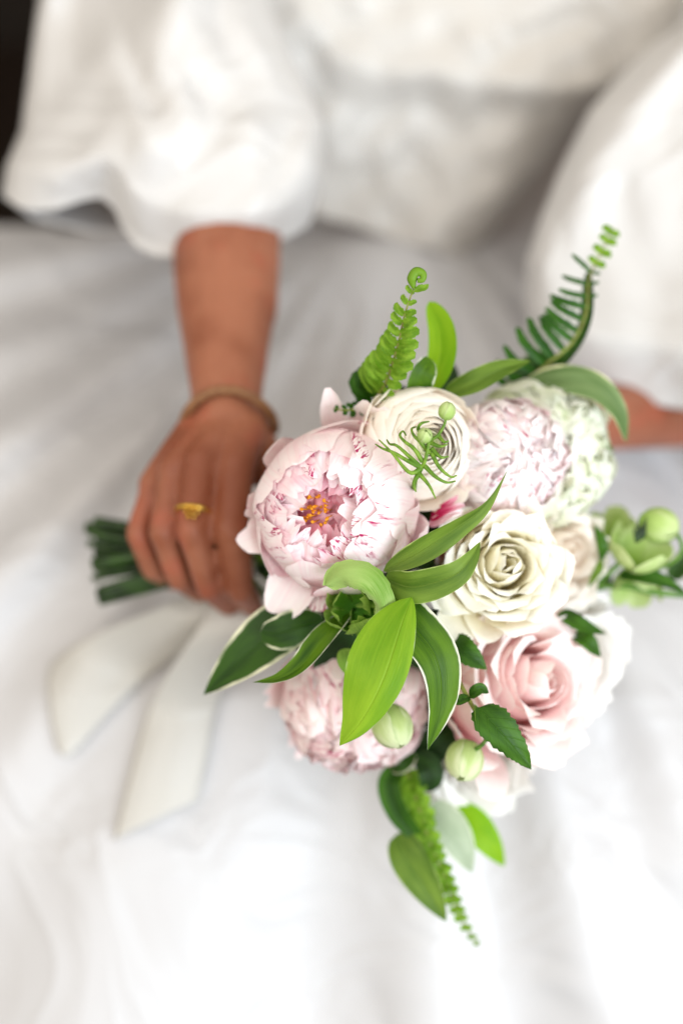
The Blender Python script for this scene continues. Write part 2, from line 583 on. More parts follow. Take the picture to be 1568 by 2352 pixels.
def peony(name, label, center, axis, Rr, seed, mats, layers, guards=(), hole=True, stem_idx=0, stamens=26, squash=0.93, guard_mat=None, hi=True, feature=()):
    rng = random.Random(seed)
    c = np.asarray(center)
    Fm = frame(axis)
    base = c - Fm[:, 2] * Rr
    root = thing(name, label, 'flower', base)
    for (phd, psi, rf_, Wf, ruf, notch) in feature:
        Rl = Rr * (rf_ + rng.uniform(0.0, 0.02))
        V, F, uv = petal(sphere_prof(Rl, psi, 0.02 * Rr, 165, squash), Rr * Wf, Rl * 1.02, rng, 27, 26, k=3.0, base_w=0.35, widest=0.55,
                         ruffle=ruf * Rr, rf=0.8, notch=notch, nf=rng.uniform(2.0, 3.5), tw=rng.choice((-1, 1)) * 0.06, skew=rng.uniform(-0.15, 0.15))
        mesh_obj('petal', put(V, R(phd), 0, Fm, c), F, MAT[mats[0]], root, uv)
    for (n, p0, p1, rf_, Wf, ruf, notch, lift, mk, start) in layers:
        ph0 = rng.uniform(0, 6.28)
        for i in range(n):
            ph = ph0 + i * 2.39996 if n > 9 else ph0 + 6.283 * i / n * (1 + 0.0) + rng.uniform(-0.15, 0.15)
            Rl = Rr * rf_ * rng.uniform(0.97, 1.03)
            psi = rng.uniform(p0, p1)
            pr = sphere_prof(Rl, psi, rng.uniform(lift[0], lift[1]) * Rr, start, squash)
            V, F, uv = petal(pr, Rr * Wf * rng.uniform(0.8, 1.15), Rl * rng.uniform(0.85, 1.3), rng,
                             27 if hi else 15, 24 if hi else 15, k=rng.uniform(2.6, 4.4), ruffle=ruf * Rr, rf=rng.uniform(0.9, 1.9),
                             notch=notch, nf=rng.uniform(2.0, 5.5), tw=rng.uniform(-0.09, 0.09), crease=rng.choice((0, 0, 0.06)), skew=rng.uniform(-0.5, 0.5), base_w=0.3, widest=0.62)
            V = swing(V, psi, rng.uniform(-1, 1) * (0.15 if p0 > 45 else 0.85))
            mesh_obj('petal', put(V, ph, rng.uniform(-0.05, 0.05), Fm, c), F, MAT[mats[mk]], root, uv)
    for (phd, prof, Wd, cup, ruf, notch, tilt) in guards:
        V, F, uv = petal([(a * Rr, b * Rr) for a, b in prof], Wd * Rr, cup * Rr, rng, 21, 22, k=2.6, ruffle=ruf * Rr, rf=0.9,
                         notch=notch, nf=2.0, tw=rng.uniform(-0.1, 0.1))
        mesh_obj('guard_petal', put(V, R(phd), R(tilt), Fm, c), F, MAT[guard_mat or mats[0]], root, uv)
    if stamens:
        for i in range(stamens):
            a = rng.uniform(0, 6.28)
            r1 = Rr * 0.21 * math.sqrt(rng.random())
            b = c + Fm @ np.array([r1 * 0.4 * math.cos(a), r1 * 0.4 * math.sin(a), -Rr * 0.1])
            t = c + Fm @ np.array([r1 * math.cos(a) - Rr * 0.09, r1 * math.sin(a), Rr * rng.uniform(0.56, 0.78)])
            V1, F1 = tube([b, (b + t) / 2 + (t - b) * 0.02, t], [0.0004, 0.0004], 5, 7)
            V2, F2 = tube([t, t + Fm @ np.array([rng.uniform(-.4, .4), rng.uniform(-.4, .4), 1]) * 0.0036], [0.0005, 0.0010, 0.0009, 0.0004], 6, 7)
            V, F = merge([(V1, F1), (V2, F2)])
            mesh_obj('stamen', V, F, MAT['stamen'], root)
    add_stem(root, base, Fm[:, 2], stem_idx, 0.0026)
    return root


# hero peony --------------------------------------------------------
flare = [(0.05, -0.95), (0.6, -0.8), (1.0, -0.42), (1.16, 0.0), (1.30, 0.12)]
peony('peony', 'sharp blush peony with orange stamens in its open heart and magenta flecked rims',
      P(768, 1168, 0.785), (-0.20, -0.03, 1.0), 0.0435, 11, ['peony_guard', 'peony', 'peony_inner'], [
          (6, 52, 66, 1.0, 0.95, 0.025, 0.04, (-0.02, 0.02), 0, 165),
          (7, 42, 54, 0.97, 0.66, 0.04, 0.06, (-0.02, 0.04), 0, 160),
          (8, 36, 48, 0.955, 0.50, 0.05, 0.08, (0.0, 0.05), 1, 130),
          (9, 28, 42, 0.94, 0.44, 0.06, 0.09, (0.0, 0.07), 1, 120),
          (9, 21, 34, 0.92, 0.40, 0.06, 0.10, (0.0, 0.08), 1, 115),
          (8, 15, 27, 0.90, 0.34, 0.07, 0.10, (0.0, 0.08), 1, 110),
          (7, 15, 23, 0.85, 0.28, 0.07, 0.10, (-0.05, 0.06), 1, 105),
          (8, 15, 28, 0.72, 0.32, 0.07, 0.10, (-0.1, 0.05), 2, 110),
          (7, -12, 12, 0.54, 0.30, 0.10, 0.10, (-0.05, 0.05), 2, 100)],
      feature=[(118, 37, 1.0, 0.80, 0.03, 0.07), (66, 44, 1.0, 0.72, 0.03, 0.06), (152, 40, 1.0, 0.66, 0.03, 0.06), (-10, 30, 1.0, 0.72, 0.04, 0.07),
               (318, 34, 1.0, 0.66, 0.03, 0.06), (22, 31, 0.985, 0.60, 0.04, 0.07), (262, 40, 0.99, 0.55, 0.04, 0.07), (290, 50, 1.01, 0.50, 0.04, 0.08), (28, 40, 1.01, 0.55, 0.03, 0.05), (192, 50, 1.0, 0.5, 0.04, 0.08), (345, 24, 0.95, 0.34, 0.05, 0.1)],
      guards=[
          (241, [(0.05, -0.95), (0.55, -0.75), (0.9, -0.30), (1.14, -0.02), (1.58, 0.0)], 0.46, 1.1, 0.04, 0.05, 0),
          (222, [(0.05, -0.95), (0.6, -0.75), (0.95, -0.3), (1.06, 0.1), (1.08, 0.3)], 0.40, 1.0, 0.04, 0.05, 0),
          (262, [(0.05, -0.95), (0.5, -0.8), (0.85, -0.45), (1.10, -0.1), (1.34, 0.0)], 0.34, 0.7, 0.04, 0.05, 0),
          (200, [(0.05, -0.95), (0.6, -0.8), (0.95, -0.4), (1.14, 0.02), (1.34, 0.02)], 0.36, 0.9, 0.05, 0.1, 0),
          (178, [(0.05, -0.95), (0.6, -0.75), (0.98, -0.3), (1.08, 0.05), (1.1, 0.2)], 0.30, 0.9, 0.05, 0.1, 0),
          (137, [(0.05, -0.95), (0.6, -0.8), (1.0, -0.35), (1.14, 0.0), (1.10, 0.2)], 0.36, 0.5, 0.03, 0.05, 0),
          (93, [(0.05, -0.95), (0.6, -0.85), (1.0, -0.6), (1.25, -0.25), (1.52, 0.05)], 0.24, 0.35, 0.05, 0.05, 0),
          (66, [(0.05, -0.95), (0.6, -0.85), (1.0, -0.55), (1.22, -0.15), (1.42, 0.15)], 0.46, -1.6, 0.04, 0.06, 0),
          (48, [(0.05, -0.95), (0.6, -0.85), (1.0, -0.4), (1.1, 0.0), (1.12, 0.15)], 0.36, 1.2, 0.04, 0.06, 0),
          (338, [(0.05, -0.95), (0.6, -0.8), (1.0, -0.35), (1.28, 0.02), (1.2, 0.30)], 0.44, 0.55, 0.04, 0.06, 0),
          (352, [(0.05, -0.95), (0.6, -0.8), (1.0, -0.3), (1.1, 0.1), (1.0, 0.4)], 0.34, 0.55, 0.05, 0.06, 0),
          (322, [(0.05, -0.95), (0.6, -0.8), (0.95, -0.35), (1.2, 0.0), (1.12, 0.3)], 0.34, 0.55, 0.05, 0.06, 0),
      ], guard_mat='peony_guard', stem_idx=0)

# pale ruffled peony behind the ranunculus
ruf_layers = [
    (8, 52, 64, 1.0, 0.55, 0.06, 0.12, (0.0, 0.06), 0, 165),
    (12, 40, 54, 0.98, 0.42, 0.09, 0.18, (0.0, 0.10), 0, 155),
    (16, 28, 44, 0.95, 0.32, 0.11, 0.2, (0.0, 0.12), 0, 145),
    (18, 8, 32, 0.93, 0.30, 0.13, 0.22, (0.0, 0.12), 0, 130),
    (16, -12, 22, 0.92, 0.28, 0.14, 0.22, (0.0, 0.12), 1, 115),
    (14, -25, 16, 0.88, 0.30, 0.14, 0.2, (0.0, 0.12), 1, 110)]
pale = peony('peony', 'pale ruffled pink peony beside the white ranunculus', P(1160, 1055, 0.812), (0.12, 0.05, 1), 0.0345, 23,
      ['peony_pale', 'peony_pale'], ruf_layers, stamens=0, stem_idx=1, hi=False,
      guards=[(230, flare, 0.5, 1.0, 0.06, 0.1, 0), (265, flare, 0.4, 1.0, 0.06, 0.1, 0)], guard_mat='peony_guard')
MAT['peony_streak'] = petal_mat('magenta_streaked_petal', '#e0608c', '#fae0e8', '#b81850', trans=0.3, vein=0.7, deep_at=(0.2, 0.9))
MAT['nigella'] = plain_mat('nigella_green', '#557f1a', '#86aa38', 200, 0.5, trans=0.2)
# lower peony, hanging
low_layers = [
    (9, 50, 70, 1.0, 0.5, 0.06, 0.12, (0.0, 0.05), 0, 165),
    (14, 38, 56, 0.97, 0.36, 0.09, 0.16, (0.0, 0.08), 0, 155),
    (16, 26, 44, 0.94, 0.28, 0.10, 0.18, (0.0, 0.10), 0, 140),
    (18, 0, 34, 0.92, 0.28, 0.13, 0.2, (0.0, 0.10), 0, 125),
    (16, -25, 18, 0.88, 0.30, 0.14, 0.2, (0.0, 0.12), 1, 115)]
peony('peony', 'soft pink peony hanging lowest under the bright green leaf', P(815, 1608, 0.838), (-0.05, -0.55, 0.85), 0.0425, 37,
      ['peony_low', 'peony_low'], low_layers, stamens=0, stem_idx=2, hi=False,
      guards=[(260, flare, 0.5, 1.2, 0.06, 0.1, 0), (225, flare, 0.4, 1.2, 0.06, 0.1, 0), (300, flare, 0.45, 1.2, 0.06, 0.1, 0), (180, flare, 0.4, 1.2, 0.06, 0.1, 0)],
      guard_mat='peony_low')
# ruffled white-green carnation at the far upper side
peony('carnation', 'ruffled greenish white flower behind the pale peony', P(1232, 1045, 0.850), (0.30, 0.15, 1), 0.044, 41,
      ['carnation', 'carnation'], ruf_layers[:5], stamens=0, stem_idx=3, hi=False)


def rose(name, label, cat, center, axis, Rr, seed, mat, n=34, stem_idx=4, height=0.85, opened=1.0, core=None, outer=5, hi=True, ph_start=0.0, droop=(), kk=(2.4, 3.6)):
    rng = random.Random(seed)
    c = np.asarray(center)
    Fm = frame(axis)
    base = c - Fm[:, 2] * Rr * 0.9
    root = thing(name, label, cat, base)
    for i in range(n):
        f = (i + 0.5) / n
        r = Rr * (0.07 + 0.80 * f ** 0.85)
        ph = ph_start + i * 2.39996 + rng.uniform(-0.2, 0.2)
        top = Rr * (height * (1 - 0.55 * f ** 1.6)) * rng.uniform(0.94, 1.04)
        curl = Rr * (0.02 + 0.17 * f * opened) * rng.uniform(0.6, 1.3)
        pr = [(0.03 * Rr, -0.85 * Rr), (r * 0.75, -0.62 * Rr), (r * 1.03, -0.05 * Rr), (r * (0.98 if f > .3 else .9), top * 0.80), (r + curl * 0.45, top), (r + curl, top - curl * 0.30)]
        if f < 0.3:
            pr[-2] = (r * (0.5 + 1.2 * f), top)
            pr[-1] = (r * (0.2 + 1.9 * f), top * 1.05)
        Wd = r * (1.25 - 0.35 * f) + 0.05 * Rr
        V, F, uv = petal(pr, Wd, max(r * 1.12, 0.10 * Rr), rng, 19 if hi else 13, 18 if hi else 13, k=rng.uniform(*kk), base_w=0.3, widest=0.55,
                         ruffle=0.045 * Rr * (0.5 + f), rf=0.8, notch=0.03, nf=1.2, tw=0.10)
        mm = core if (core and f < 0.22) else mat
        mesh_obj('petal', put(V, ph, rng.uniform(-0.03, 0.06), Fm, c), F, MAT[mm], root, uv)
    for i in range(outer):
        ph = ph_start + 6.283 * i / max(outer, 1) + rng.uniform(-0.2, 0.2)
        pr = [(0.03 * Rr, -0.9 * Rr), (0.6 * Rr, -0.75 * Rr), (0.93 * Rr, -0.2 * Rr), (1.02 * Rr, 0.15 * Rr), (1.17 * Rr, 0.22 * Rr), (1.22 * Rr, 0.13 * Rr)]
        V, F, uv = petal(pr, 0.62 * Rr, 1.05 * Rr, rng, 19, 18, k=2.6, base_w=0.3, ruffle=0.05 * Rr, rf=0.8, notch=0.04, tw=0.08)
        mesh_obj('petal', put(V, ph, rng.uniform(-0.05, 0.08), Fm, c), F, MAT[mat], root, uv)
    for (phd, prof, Wd, cup) in droop:
        V, F, uv = petal([(a * Rr, b * Rr) for a, b in prof], Wd * Rr, cup * Rr, rng, 19, 20, k=2.5, base_w=0.3, ruffle=0.05 * Rr, rf=0.8, notch=0.03)
        mesh_obj('outer_petal', put(V, R(phd), 0, Fm, c), F, MAT[mat], root, uv)
    add_stem(root, base, Fm[:, 2], stem_idx, 0.0026)
    return root


def ranunculus(label, center, axis, Rr, seed, stem_idx):
    rng = random.Random(seed)
    c = np.asarray(center)
    Fm = frame(axis)
    base = c - Fm[:, 2] * Rr * 0.9
    root = thing('ranunculus', label, 'flower', base)
    n = 84
    for i in range(n):
        f = (i + 0.5) / n
        r = Rr * (0.05 + 0.93 * f ** 0.8)
        ph = i * 2.39996 + rng.uniform(-0.15, 0.15)
        psi = math.asin(min(0.98, 0.10 + 0.82 * f ** 0.85))
        dome = Rr * (0.66 * math.cos(psi) + 0.02)
        inn = 0.16 + 0.10 * (1 - f)
        pr = [(0.05 * Rr, -0.8 * Rr), (r * 0.85, -0.65 * Rr), (r * 1.06, -0.2 * Rr), (r * 1.03, dome * 0.5), (r * (1 - inn * 0.55), dome * 0.92), (r * (1 - inn), dome * 1.02)]
        V, F, uv = petal(pr, r * 1.05 + 0.03 * Rr, max(r * 1.04, 0.06 * Rr), rng, 17, 14, k=rng.uniform(2.6, 3.8), base_w=0.35, widest=0.5,
                         ruffle=0.018 * Rr, rf=0.8, notch=0.03, nf=1.0, tw=0.05)
        mesh_obj('petal', put(V, ph, rng.uniform(-0.02, 0.03), Fm, c), F, MAT['ranunculus_core' if f < 0.16 else 'ranunculus'], root, uv)
    for phd, L_, W_ in ((300, 1.35, 0.6), (325, 1.25, 0.55), (275, 1.2, 0.5), (150, 1.15, 0.6), (172, 1.12, 0.55), (130, 1.1, 0.5), (20, 1.08, 0.6), (60, 1.05, 0.6)):
        pr = [(0.05, -0.8), (0.7, -0.7), (1.02, -0.25), (1.08 * L_ ** .5, 0.1), (L_, 0.28)]
        V, F, uv = petal([(a * Rr, b * Rr) for a, b in pr], W_ * Rr, 1.1 * Rr, rng, 19, 18, k=2.6, base_w=0.35, ruffle=0.03 * Rr, rf=0.8, notch=0.02, tw=0.08)
        mesh_obj('outer_petal', put(V, R(phd), 0, Fm, c), F, MAT['ranunculus'], root, uv)
    add_stem(root, base, Fm[:, 2], stem_idx)
    return root


ranunculus('ivory ranunculus with tight rings of petals above the sharp peony', P(962, 1020, 0.787), (0.24, -0.02, 1.0), 0.0305, 51, 5)
rose('rose', 'creamy yellow white rose in the middle of the bouquet', 'flower', P(1150, 1300, 0.795), (0.10, 0.12, 1.0), 0.0335, 61, 'cream_rose', 40, 6,
     height=0.72, opened=1.25, kk=(2.1, 2.8), droop=[(232, [(0.03, -0.9), (0.6, -0.75), (1.05, -0.2), (1.35, 0.1), (1.62, 0.12), (1.7, 0.0)], 0.5, 1.0),
                        (205, [(0.03, -0.9), (0.6, -0.75), (1.0, -0.2), (1.25, 0.1), (1.42, 0.14)], 0.5, 1.0),
                        (255, [(0.03, -0.9), (0.6, -0.75), (1.0, -0.2), (1.2, 0.1), (1.35, 0.16)], 0.5, 1.0)])
rose('rose', 'large pink garden rose with loose diagonal petals below the cream rose', 'flower', P(1172, 1570, 0.825), (0.55, 0.15, 0.95), 0.046, 71, 'pink_rose', 36, 7,
     height=0.85, opened=1.3, outer=6, droop=[(255, [(0.03, -0.9), (0.6, -0.75), (1.0, -0.3), (1.2, -0.05), (1.45, 0.05), (1.5, 0.0)], 0.42, 1.0),
                                              (95, [(0.03, -0.9), (0.6, -0.75), (1.0, -0.2), (1.15, 0.15), (1.25, 0.3)], 0.4, 0.5)])
rose('rose', 'blush cream rose at the far edge next to the green hellebores', 'flower', P(1262, 1262, 0.848), (0.45, 0.0, 1), 0.034, 81, 'blush_rose', 24, 8, hi=False)
rose('rose', 'white rose furthest back below the hellebores', 'flower', P(1300, 1490, 0.862), (0.35, 0.0, 1), 0.034, 91, 'white_rose', 24, 9, hi=False)
rose('rose', 'white rose lowest behind the pale green round bud', 'flower', P(1090, 1740, 0.872), (0.1, -0.4, 1), 0.034, 95, 'white_rose', 22, 10, hi=False)


# ------------------------------------------------------------------ leaves
def leaf(path, W, N0, N1=None, fold=0.25, wave=0.0, a=0.65, b=0.85, serr=0.0, sf=16, nu=11, nv=30, arch=0.0, seed=1, asym=0.0):
    rng = random.Random(seed)
    p = spline(path, nv)
    N0 = unit(N0)
    N1 = unit(N1) if N1 is not None else N0
    T = np.gradient(p, axis=0)
    T /= np.linalg.norm(T, axis=1)[:, None] + 1e-12
    v = np.linspace(0, 1, nv)
    pk = (a / (a + b)) ** a * (b / (a + b)) ** b
    wv = W * (v ** a * (1 - v) ** b) / pk + W * 0.012
    nz = Noise(rng, 4, 0.6, 1.6)
    us = np.linspace(-1, 1, nu)
    V, uv = [], []
    for j in range(nv):
        N = unit(N0 * (1 - v[j]) + N1 * v[j])
        N = unit(N - T[j] * np.dot(N, T[j]))
        S = np.cross(T[j], N)
        for u in us:
            ww = wv[j] * (1 + (asym * u)) * (1 + (serr * (((v[j] * sf + (0.5 if u > 0 else 0)) % 1.0) - 0.5) if abs(u) > 0.95 else 0))
            h = fold * abs(u) * wv[j] - arch * u * u * wv[j] + wave * W * nz(v[j] * 1.5, u * 0.6) * abs(u)
            V.append(p[j] + S * u * ww + N * h)
            uv.append(((u + 1) / 2, v[j]))
    return np.array(V), grid_faces(nu, nv), np.array(uv)


def Q(*pts):
    return [P(*q) for q in pts]


lid = [100]


def add_leaf(root, pts, wpx, N0, mat, N1=None, name='leaf', **kw):
    lid[0] += 1
    d = pts[len(pts) // 2][2]
    V, F, uv = leaf(Q(*pts), wpx * 0.48 * d / 1568, N0, N1, seed=lid[0], **kw)
    return mesh_obj(name, V, F, MAT[mat], root, uv)


def add_tube(root, pts, rad, mat='stem', name='stem', seg=8):
    V, F = tube(Q(*pts), rad, seg, 26)
    return mesh_obj(name, V, F, MAT[mat], root)


def spray(name, label, cat, base, idx):
    b = P(*base)
    r = thing(name, label, cat, b)
    add_stem(r, b, np.array([0.2, 0, 0.9]), idx, 0.0016)
    return r


# front spray: the four sharp leaves over the middle
s = spray('leaf_spray', 'four long smooth leaves fanning over the middle of the bouquet, one bright lime', 'foliage', (884, 1322, 0.762), 11)
add_leaf(s, [(945, 1372, 0.742), (920, 1440, 0.736), (880, 1560, 0.730), (830, 1655, 0.733), (780, 1713, 0.738)], 72, (-0.15, 0.25, 1), 'leaf_bright', fold=-0.12, a=0.75, b=0.95, arch=0.05, wave=0.05, asym=0.35)
add_leaf(s, [(888, 1335, 0.757), (935, 1420, 0.747), (1000, 1510, 0.741), (1012, 1610, 0.745), (982, 1724, 0.752)], 54, (0.35, 0.1, 1), 'leaf_var', fold=0.3, a=0.5, b=0.95, wave=0.06)
add_leaf(s, [(880, 1312, 0.757), (960, 1270, 0.747), (1050, 1210, 0.741), (1115, 1160, 0.740), (1166, 1078, 0.744)], 30, (0.25, 0.5, 0.8), 'leaf_mid', N1=(0.9, -0.4, 0.35), fold=0.3, a=0.6, b=1.0)
add_leaf(s, [(884, 1330, 0.757), (950, 1348, 0.744), (1040, 1322, 0.738), (1080, 1285, 0.740), (1102, 1245, 0.744)], 40, (-0.1, -0.25, 1), 'leaf_mid', fold=0.16, a=0.5, b=0.9)
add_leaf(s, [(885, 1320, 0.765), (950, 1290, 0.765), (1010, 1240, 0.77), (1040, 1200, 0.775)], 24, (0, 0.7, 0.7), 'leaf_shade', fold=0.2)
add_leaf(pale, [(990, 1195, 0.788), (1015, 1180, 0.783), (1045, 1165, 0.782), (1068, 1160, 0.786)], 12, (0, 0.5, 0.8), 'peony_streak', name='guard_petal', fold=0.4, a=0.4, b=0.6, wave=0.5)
add_leaf(pale, [(985, 1205, 0.790), (1015, 1193, 0.784), (1040, 1180, 0.783), (1062, 1176, 0.786)], 12, (0, 0.4, 0.9), 'peony_guard', name='guard_petal', fold=0.3, a=0.4, b=0.5, wave=0.5)
add_leaf(pale, [(990, 1180, 0.792), (1020, 1165, 0.786), (1042, 1148, 0.785), (1052, 1135, 0.788)], 9, (0, 0.4, 0.9), 'peony_streak', name='guard_petal', fold=0.3, a=0.4, b=0.7, wave=0.5)
# left spray
s = spray('leaf_spray', 'white edged dark leaves reaching down beside the hand', 'foliage', (780, 1425, 0.800), 12)
add_leaf(s, [(735, 1400, 0.805), (650, 1440, 0.800), (560, 1510, 0.802), (468, 1596, 0.808)], 64, (-0.2, 0.35, 1), 'leaf_dark', fold=0.16, a=0.5, b=0.95)
add_leaf(s, [(805, 1405, 0.778), (745, 1465, 0.765), (690, 1530, 0.760), (640, 1560, 0.760), (580, 1568, 0.765)], 34, (-0.55, 0.35, 0.75), 'leaf_var', N1=(-0.1, 0.9, 0.5), fold=0.3, a=0.6, b=1.0)
add_leaf(s, [(745, 1425, 0.800), (690, 1440, 0.792), (640, 1455, 0.790), (598, 1452, 0.792)], 44, (0.0, -0.1, 1), 'leaf_dark', fold=-0.1, a=0.5, b=0.45)
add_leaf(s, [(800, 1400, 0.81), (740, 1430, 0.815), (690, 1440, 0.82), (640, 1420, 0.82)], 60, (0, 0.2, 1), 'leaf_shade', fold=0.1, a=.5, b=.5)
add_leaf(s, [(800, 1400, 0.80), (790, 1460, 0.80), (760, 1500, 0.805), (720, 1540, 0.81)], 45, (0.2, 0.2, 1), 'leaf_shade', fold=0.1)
# top spray
s = spray('leaf_spray', 'translucent lime leaf standing up behind the light fern tip', 'foliage', (965, 905, 0.815), 13)
add_leaf(s, [(975, 910, 0.805), (1008, 830, 0.800), (1010, 760, 0.798), (985, 692, 0.800)], 36, (-0.5, 0.1, 0.9), 'leaf_bright_plain', fold=0.2, a=0.5, b=0.55, asym=0.2)
add_leaf(s, [(960, 930, 0.795), (962, 885, 0.788), (975, 850, 0.785), (990, 825, 0.79)], 30, (0.2, -0.1, 1), 'leaf_var', fold=0.3, a=0.5, b=0.5)
# upper right spray
s = spray('leaf_spray', 'arching grey green leaves over the forearm, pale at the edges', 'foliage', (1180, 905, 0.850), 14)
add_leaf(s, [(1020, 905, 0.800), (1085, 880, 0.792), (1150, 848, 0.792), (1218, 828, 0.800)], 30, (0.1, 0.5, 0.9), 'leaf_mid', fold=0.2, a=0.45, b=0.9)
add_leaf(s, [(1205, 885, 0.840), (1290, 872, 0.830), (1370, 890, 0.828), (1420, 945, 0.832), (1438, 1015, 0.84)], 38, (0.1, 0.5, 0.85), 'leaf_grey', N1=(0.5, -0.1, 0.8), fold=0.12, a=0.35, b=0.75)
add_leaf(s, [(1240, 950, 0.845), (1300, 985, 0.84), (1350, 1015, 0.84), (1408, 1040, 0.845)], 36, (0.2, -0.3, 1), 'leaf_var', fold=0.2, a=0.5, b=0.7)
add_leaf(s, [(1395, 1035, 0.85), (1368, 1070, 0.85), (1350, 1110, 0.85), (1340, 1140, 0.855)], 13, (0.2, -0.3, 1), 'leaf_var', fold=0.2)
add_leaf(s, [(1170, 910, 0.85), (1200, 870, 0.845), (1240, 840, 0.845), (1290, 830, 0.85)], 36, (0.1, 0.3, 1), 'leaf_dark', fold=0.2, a=.5, b=.5)
# bottom spray
s = spray('leaf_spray', 'soft smooth leaves trailing lowest over the skirt', 'foliage', (955, 1745, 0.845), 15)
add_leaf(s, [(925, 1755, 0.845), (893, 1800, 0.838), (915, 1870, 0.835), (960, 1925, 0.836), (1000, 1975, 0.84)], 27, (-0.4, 0.1, 1), 'leaf_dark_plain', fold=0.2, a=0.4, b=0.9)
add_leaf(s, [(912, 1915, 0.84), (940, 1975, 0.832), (985, 2050, 0.83), (1025, 2118, 0.834)], 43, (-0.2, 0.1, 1), 'leaf_mid', fold=0.15, a=0.42, b=0.9)
add_leaf(s, [(985, 1850, 0.85), (1030, 1900, 0.845), (1060, 1950, 0.845), (1084, 2005, 0.85)], 42, (0.2, 0.1, 1), 'leaf_pale', fold=0.15, a=0.35, b=0.8)
add_leaf(s, [(1045, 1855, 0.858), (1090, 1895, 0.855), (1125, 1940, 0.855), (1158, 1990, 0.86)], 36, (0.2, 0.0, 1), 'leaf_bright_plain', fold=0.1, a=0.4, b=0.85)
add_leaf(s, [(955, 1730, 0.84), (985, 1760, 0.835), (990, 1790, 0.835), (985, 1820, 0.84)], 30, (0.2, 0.0, 1), 'leaf_shade', fold=0.1, a=0.45, b=0.5)
add_leaf(s, [(955, 1730, 0.84), (930, 1755, 0.835), (915, 1765, 0.835), (895, 1770, 0.84)], 16, (0.2, 0.4, 1), 'leaf_dark', fold=0.1)
# toothed hellebore foliage on a brown stem, front right
s = spray('hellebore_spray', 'toothed dark leaves and one closed round bud on a thin brown stem', 'foliage', (1035, 1490, 0.785), 16)
add_tube(s, [(1030, 1480, 0.785), (1050, 1555, 0.772), (1078, 1610, 0.765), (1100, 1650, 0.762), (1108, 1675, 0.764)], [0.0017, 0.0013, 0.0012, 0.0010], 'stem_brown', 'twig')
add_leaf(s, [(1098, 1625, 0.762), (1130, 1660, 0.756), (1170, 1705, 0.756), (1220, 1768, 0.762)], 42, (0.2, 0.3, 1), 'leaf_serr', fold=0.22, a=0.42, b=1.0, serr=0.20, sf=12, wave=0.15)
add_leaf(s, [(1090, 1618, 0.762), (1095, 1655, 0.758), (1108, 1685, 0.757), (1118, 1700, 0.76)], 17, (0.8, 0.1, 0.6), 'leaf_mid', fold=0.35)
add_leaf(s, [(1078, 1600, 0.765), (1060, 1608, 0.76), (1050, 1612, 0.76), (1038, 1605, 0.763)], 13, (0, 0.6, 0.8), 'leaf_serr', fold=0.3)
add_leaf(s, [(1078, 1600, 0.765), (1092, 1588, 0.76), (1105, 1582, 0.76), (1122, 1592, 0.763)], 14, (0, 0.4, 0.9), 'leaf_serr', fold=0.3)
add_leaf(s, [(1030, 1470, 0.785), (1058, 1492, 0.776), (1085, 1512, 0.774), (1118, 1538, 0.776)], 34, (0.1, 0.3, 1), 'leaf_serr', fold=0.25, a=0.4, b=0.95, serr=0.16, sf=10)


def bud(root, c, axis, Rr, seed, mat='bud', n=5):
    rng = random.Random(seed)
    Fm = frame(axis)
    for i in range(n):
        pr = sphere_prof(Rr * (1 - 0.03 * (i % 2)), 8, 0.02 * Rr, 172, 1.12)
        V, F, uv = petal(pr, 0.95 * Rr, Rr * 1.0, rng, 15, 16, k=2.0, base_w=0.35, widest=0.5, ruffle=0.0, tw=0.08, taper=0.3)
        mesh_obj('bud_petal', put(V, 6.283 * i / n + rng.uniform(-.1, .1), 0, Fm, np.asarray(c)), F, MAT[mat], root, uv)


bud(s, P(1066, 1746, 0.790), (-0.2, -0.75, 0.6), 0.0108, 3)
add_tube(s, [(1108, 1675, 0.764), (1118, 1690, 0.768), (1110, 1708, 0.778), (1092, 1722, 0.785)], [0.0011, 0.0013], 'stem', 'bud_stem')
# little leaves right of the pink rose
s = spray('hellebore_spray', 'small pointed leaves poking out between the pink rose and white rose', 'foliage', (1290, 1420, 0.825), 17)
add_leaf(s, [(1285, 1405, 0.822), (1320, 1428, 0.815), (1350, 1442, 0.815), (1392, 1456, 0.820)], 22, (0.1, 0.6, 0.9), 'leaf_serr', fold=0.2, a=.4, b=1.0, serr=0.15, sf=9)
add_leaf(s, [(1318, 1455, 0.822), (1345, 1470, 0.815), (1362, 1488, 0.815), (1380, 1510, 0.820)], 22, (0.3, 0.2, 0.9), 'leaf_serr', fold=0.2, a=.4, b=1.0, serr=0.15, sf=9)


# right hellebores
def cup_flower(root, c, axis, Rr, seed, mat, n=5, close=70, ruf=0.05, W=0.8, notch=0.04):
    rng = random.Random(seed)
    Fm = frame(axis)
    for i in range(n):
        pr = sphere_prof(Rr * (1 - 0.04 * (i % 2)), close + rng.uniform(-8, 8), 0.08 * Rr, 172, 1.0)
        V, F, uv = petal(pr, W * Rr, Rr * 1.05, rng, 17, 18, k=2.3, base_w=0.35, ruffle=ruf * Rr, rf=1.0, notch=notch, tw=0.1)
        mesh_obj('petal', put(V, 6.283 * i / n + rng.uniform(-.15, .15), 0, Fm, np.asarray(c)), F, MAT[mat], root, uv)


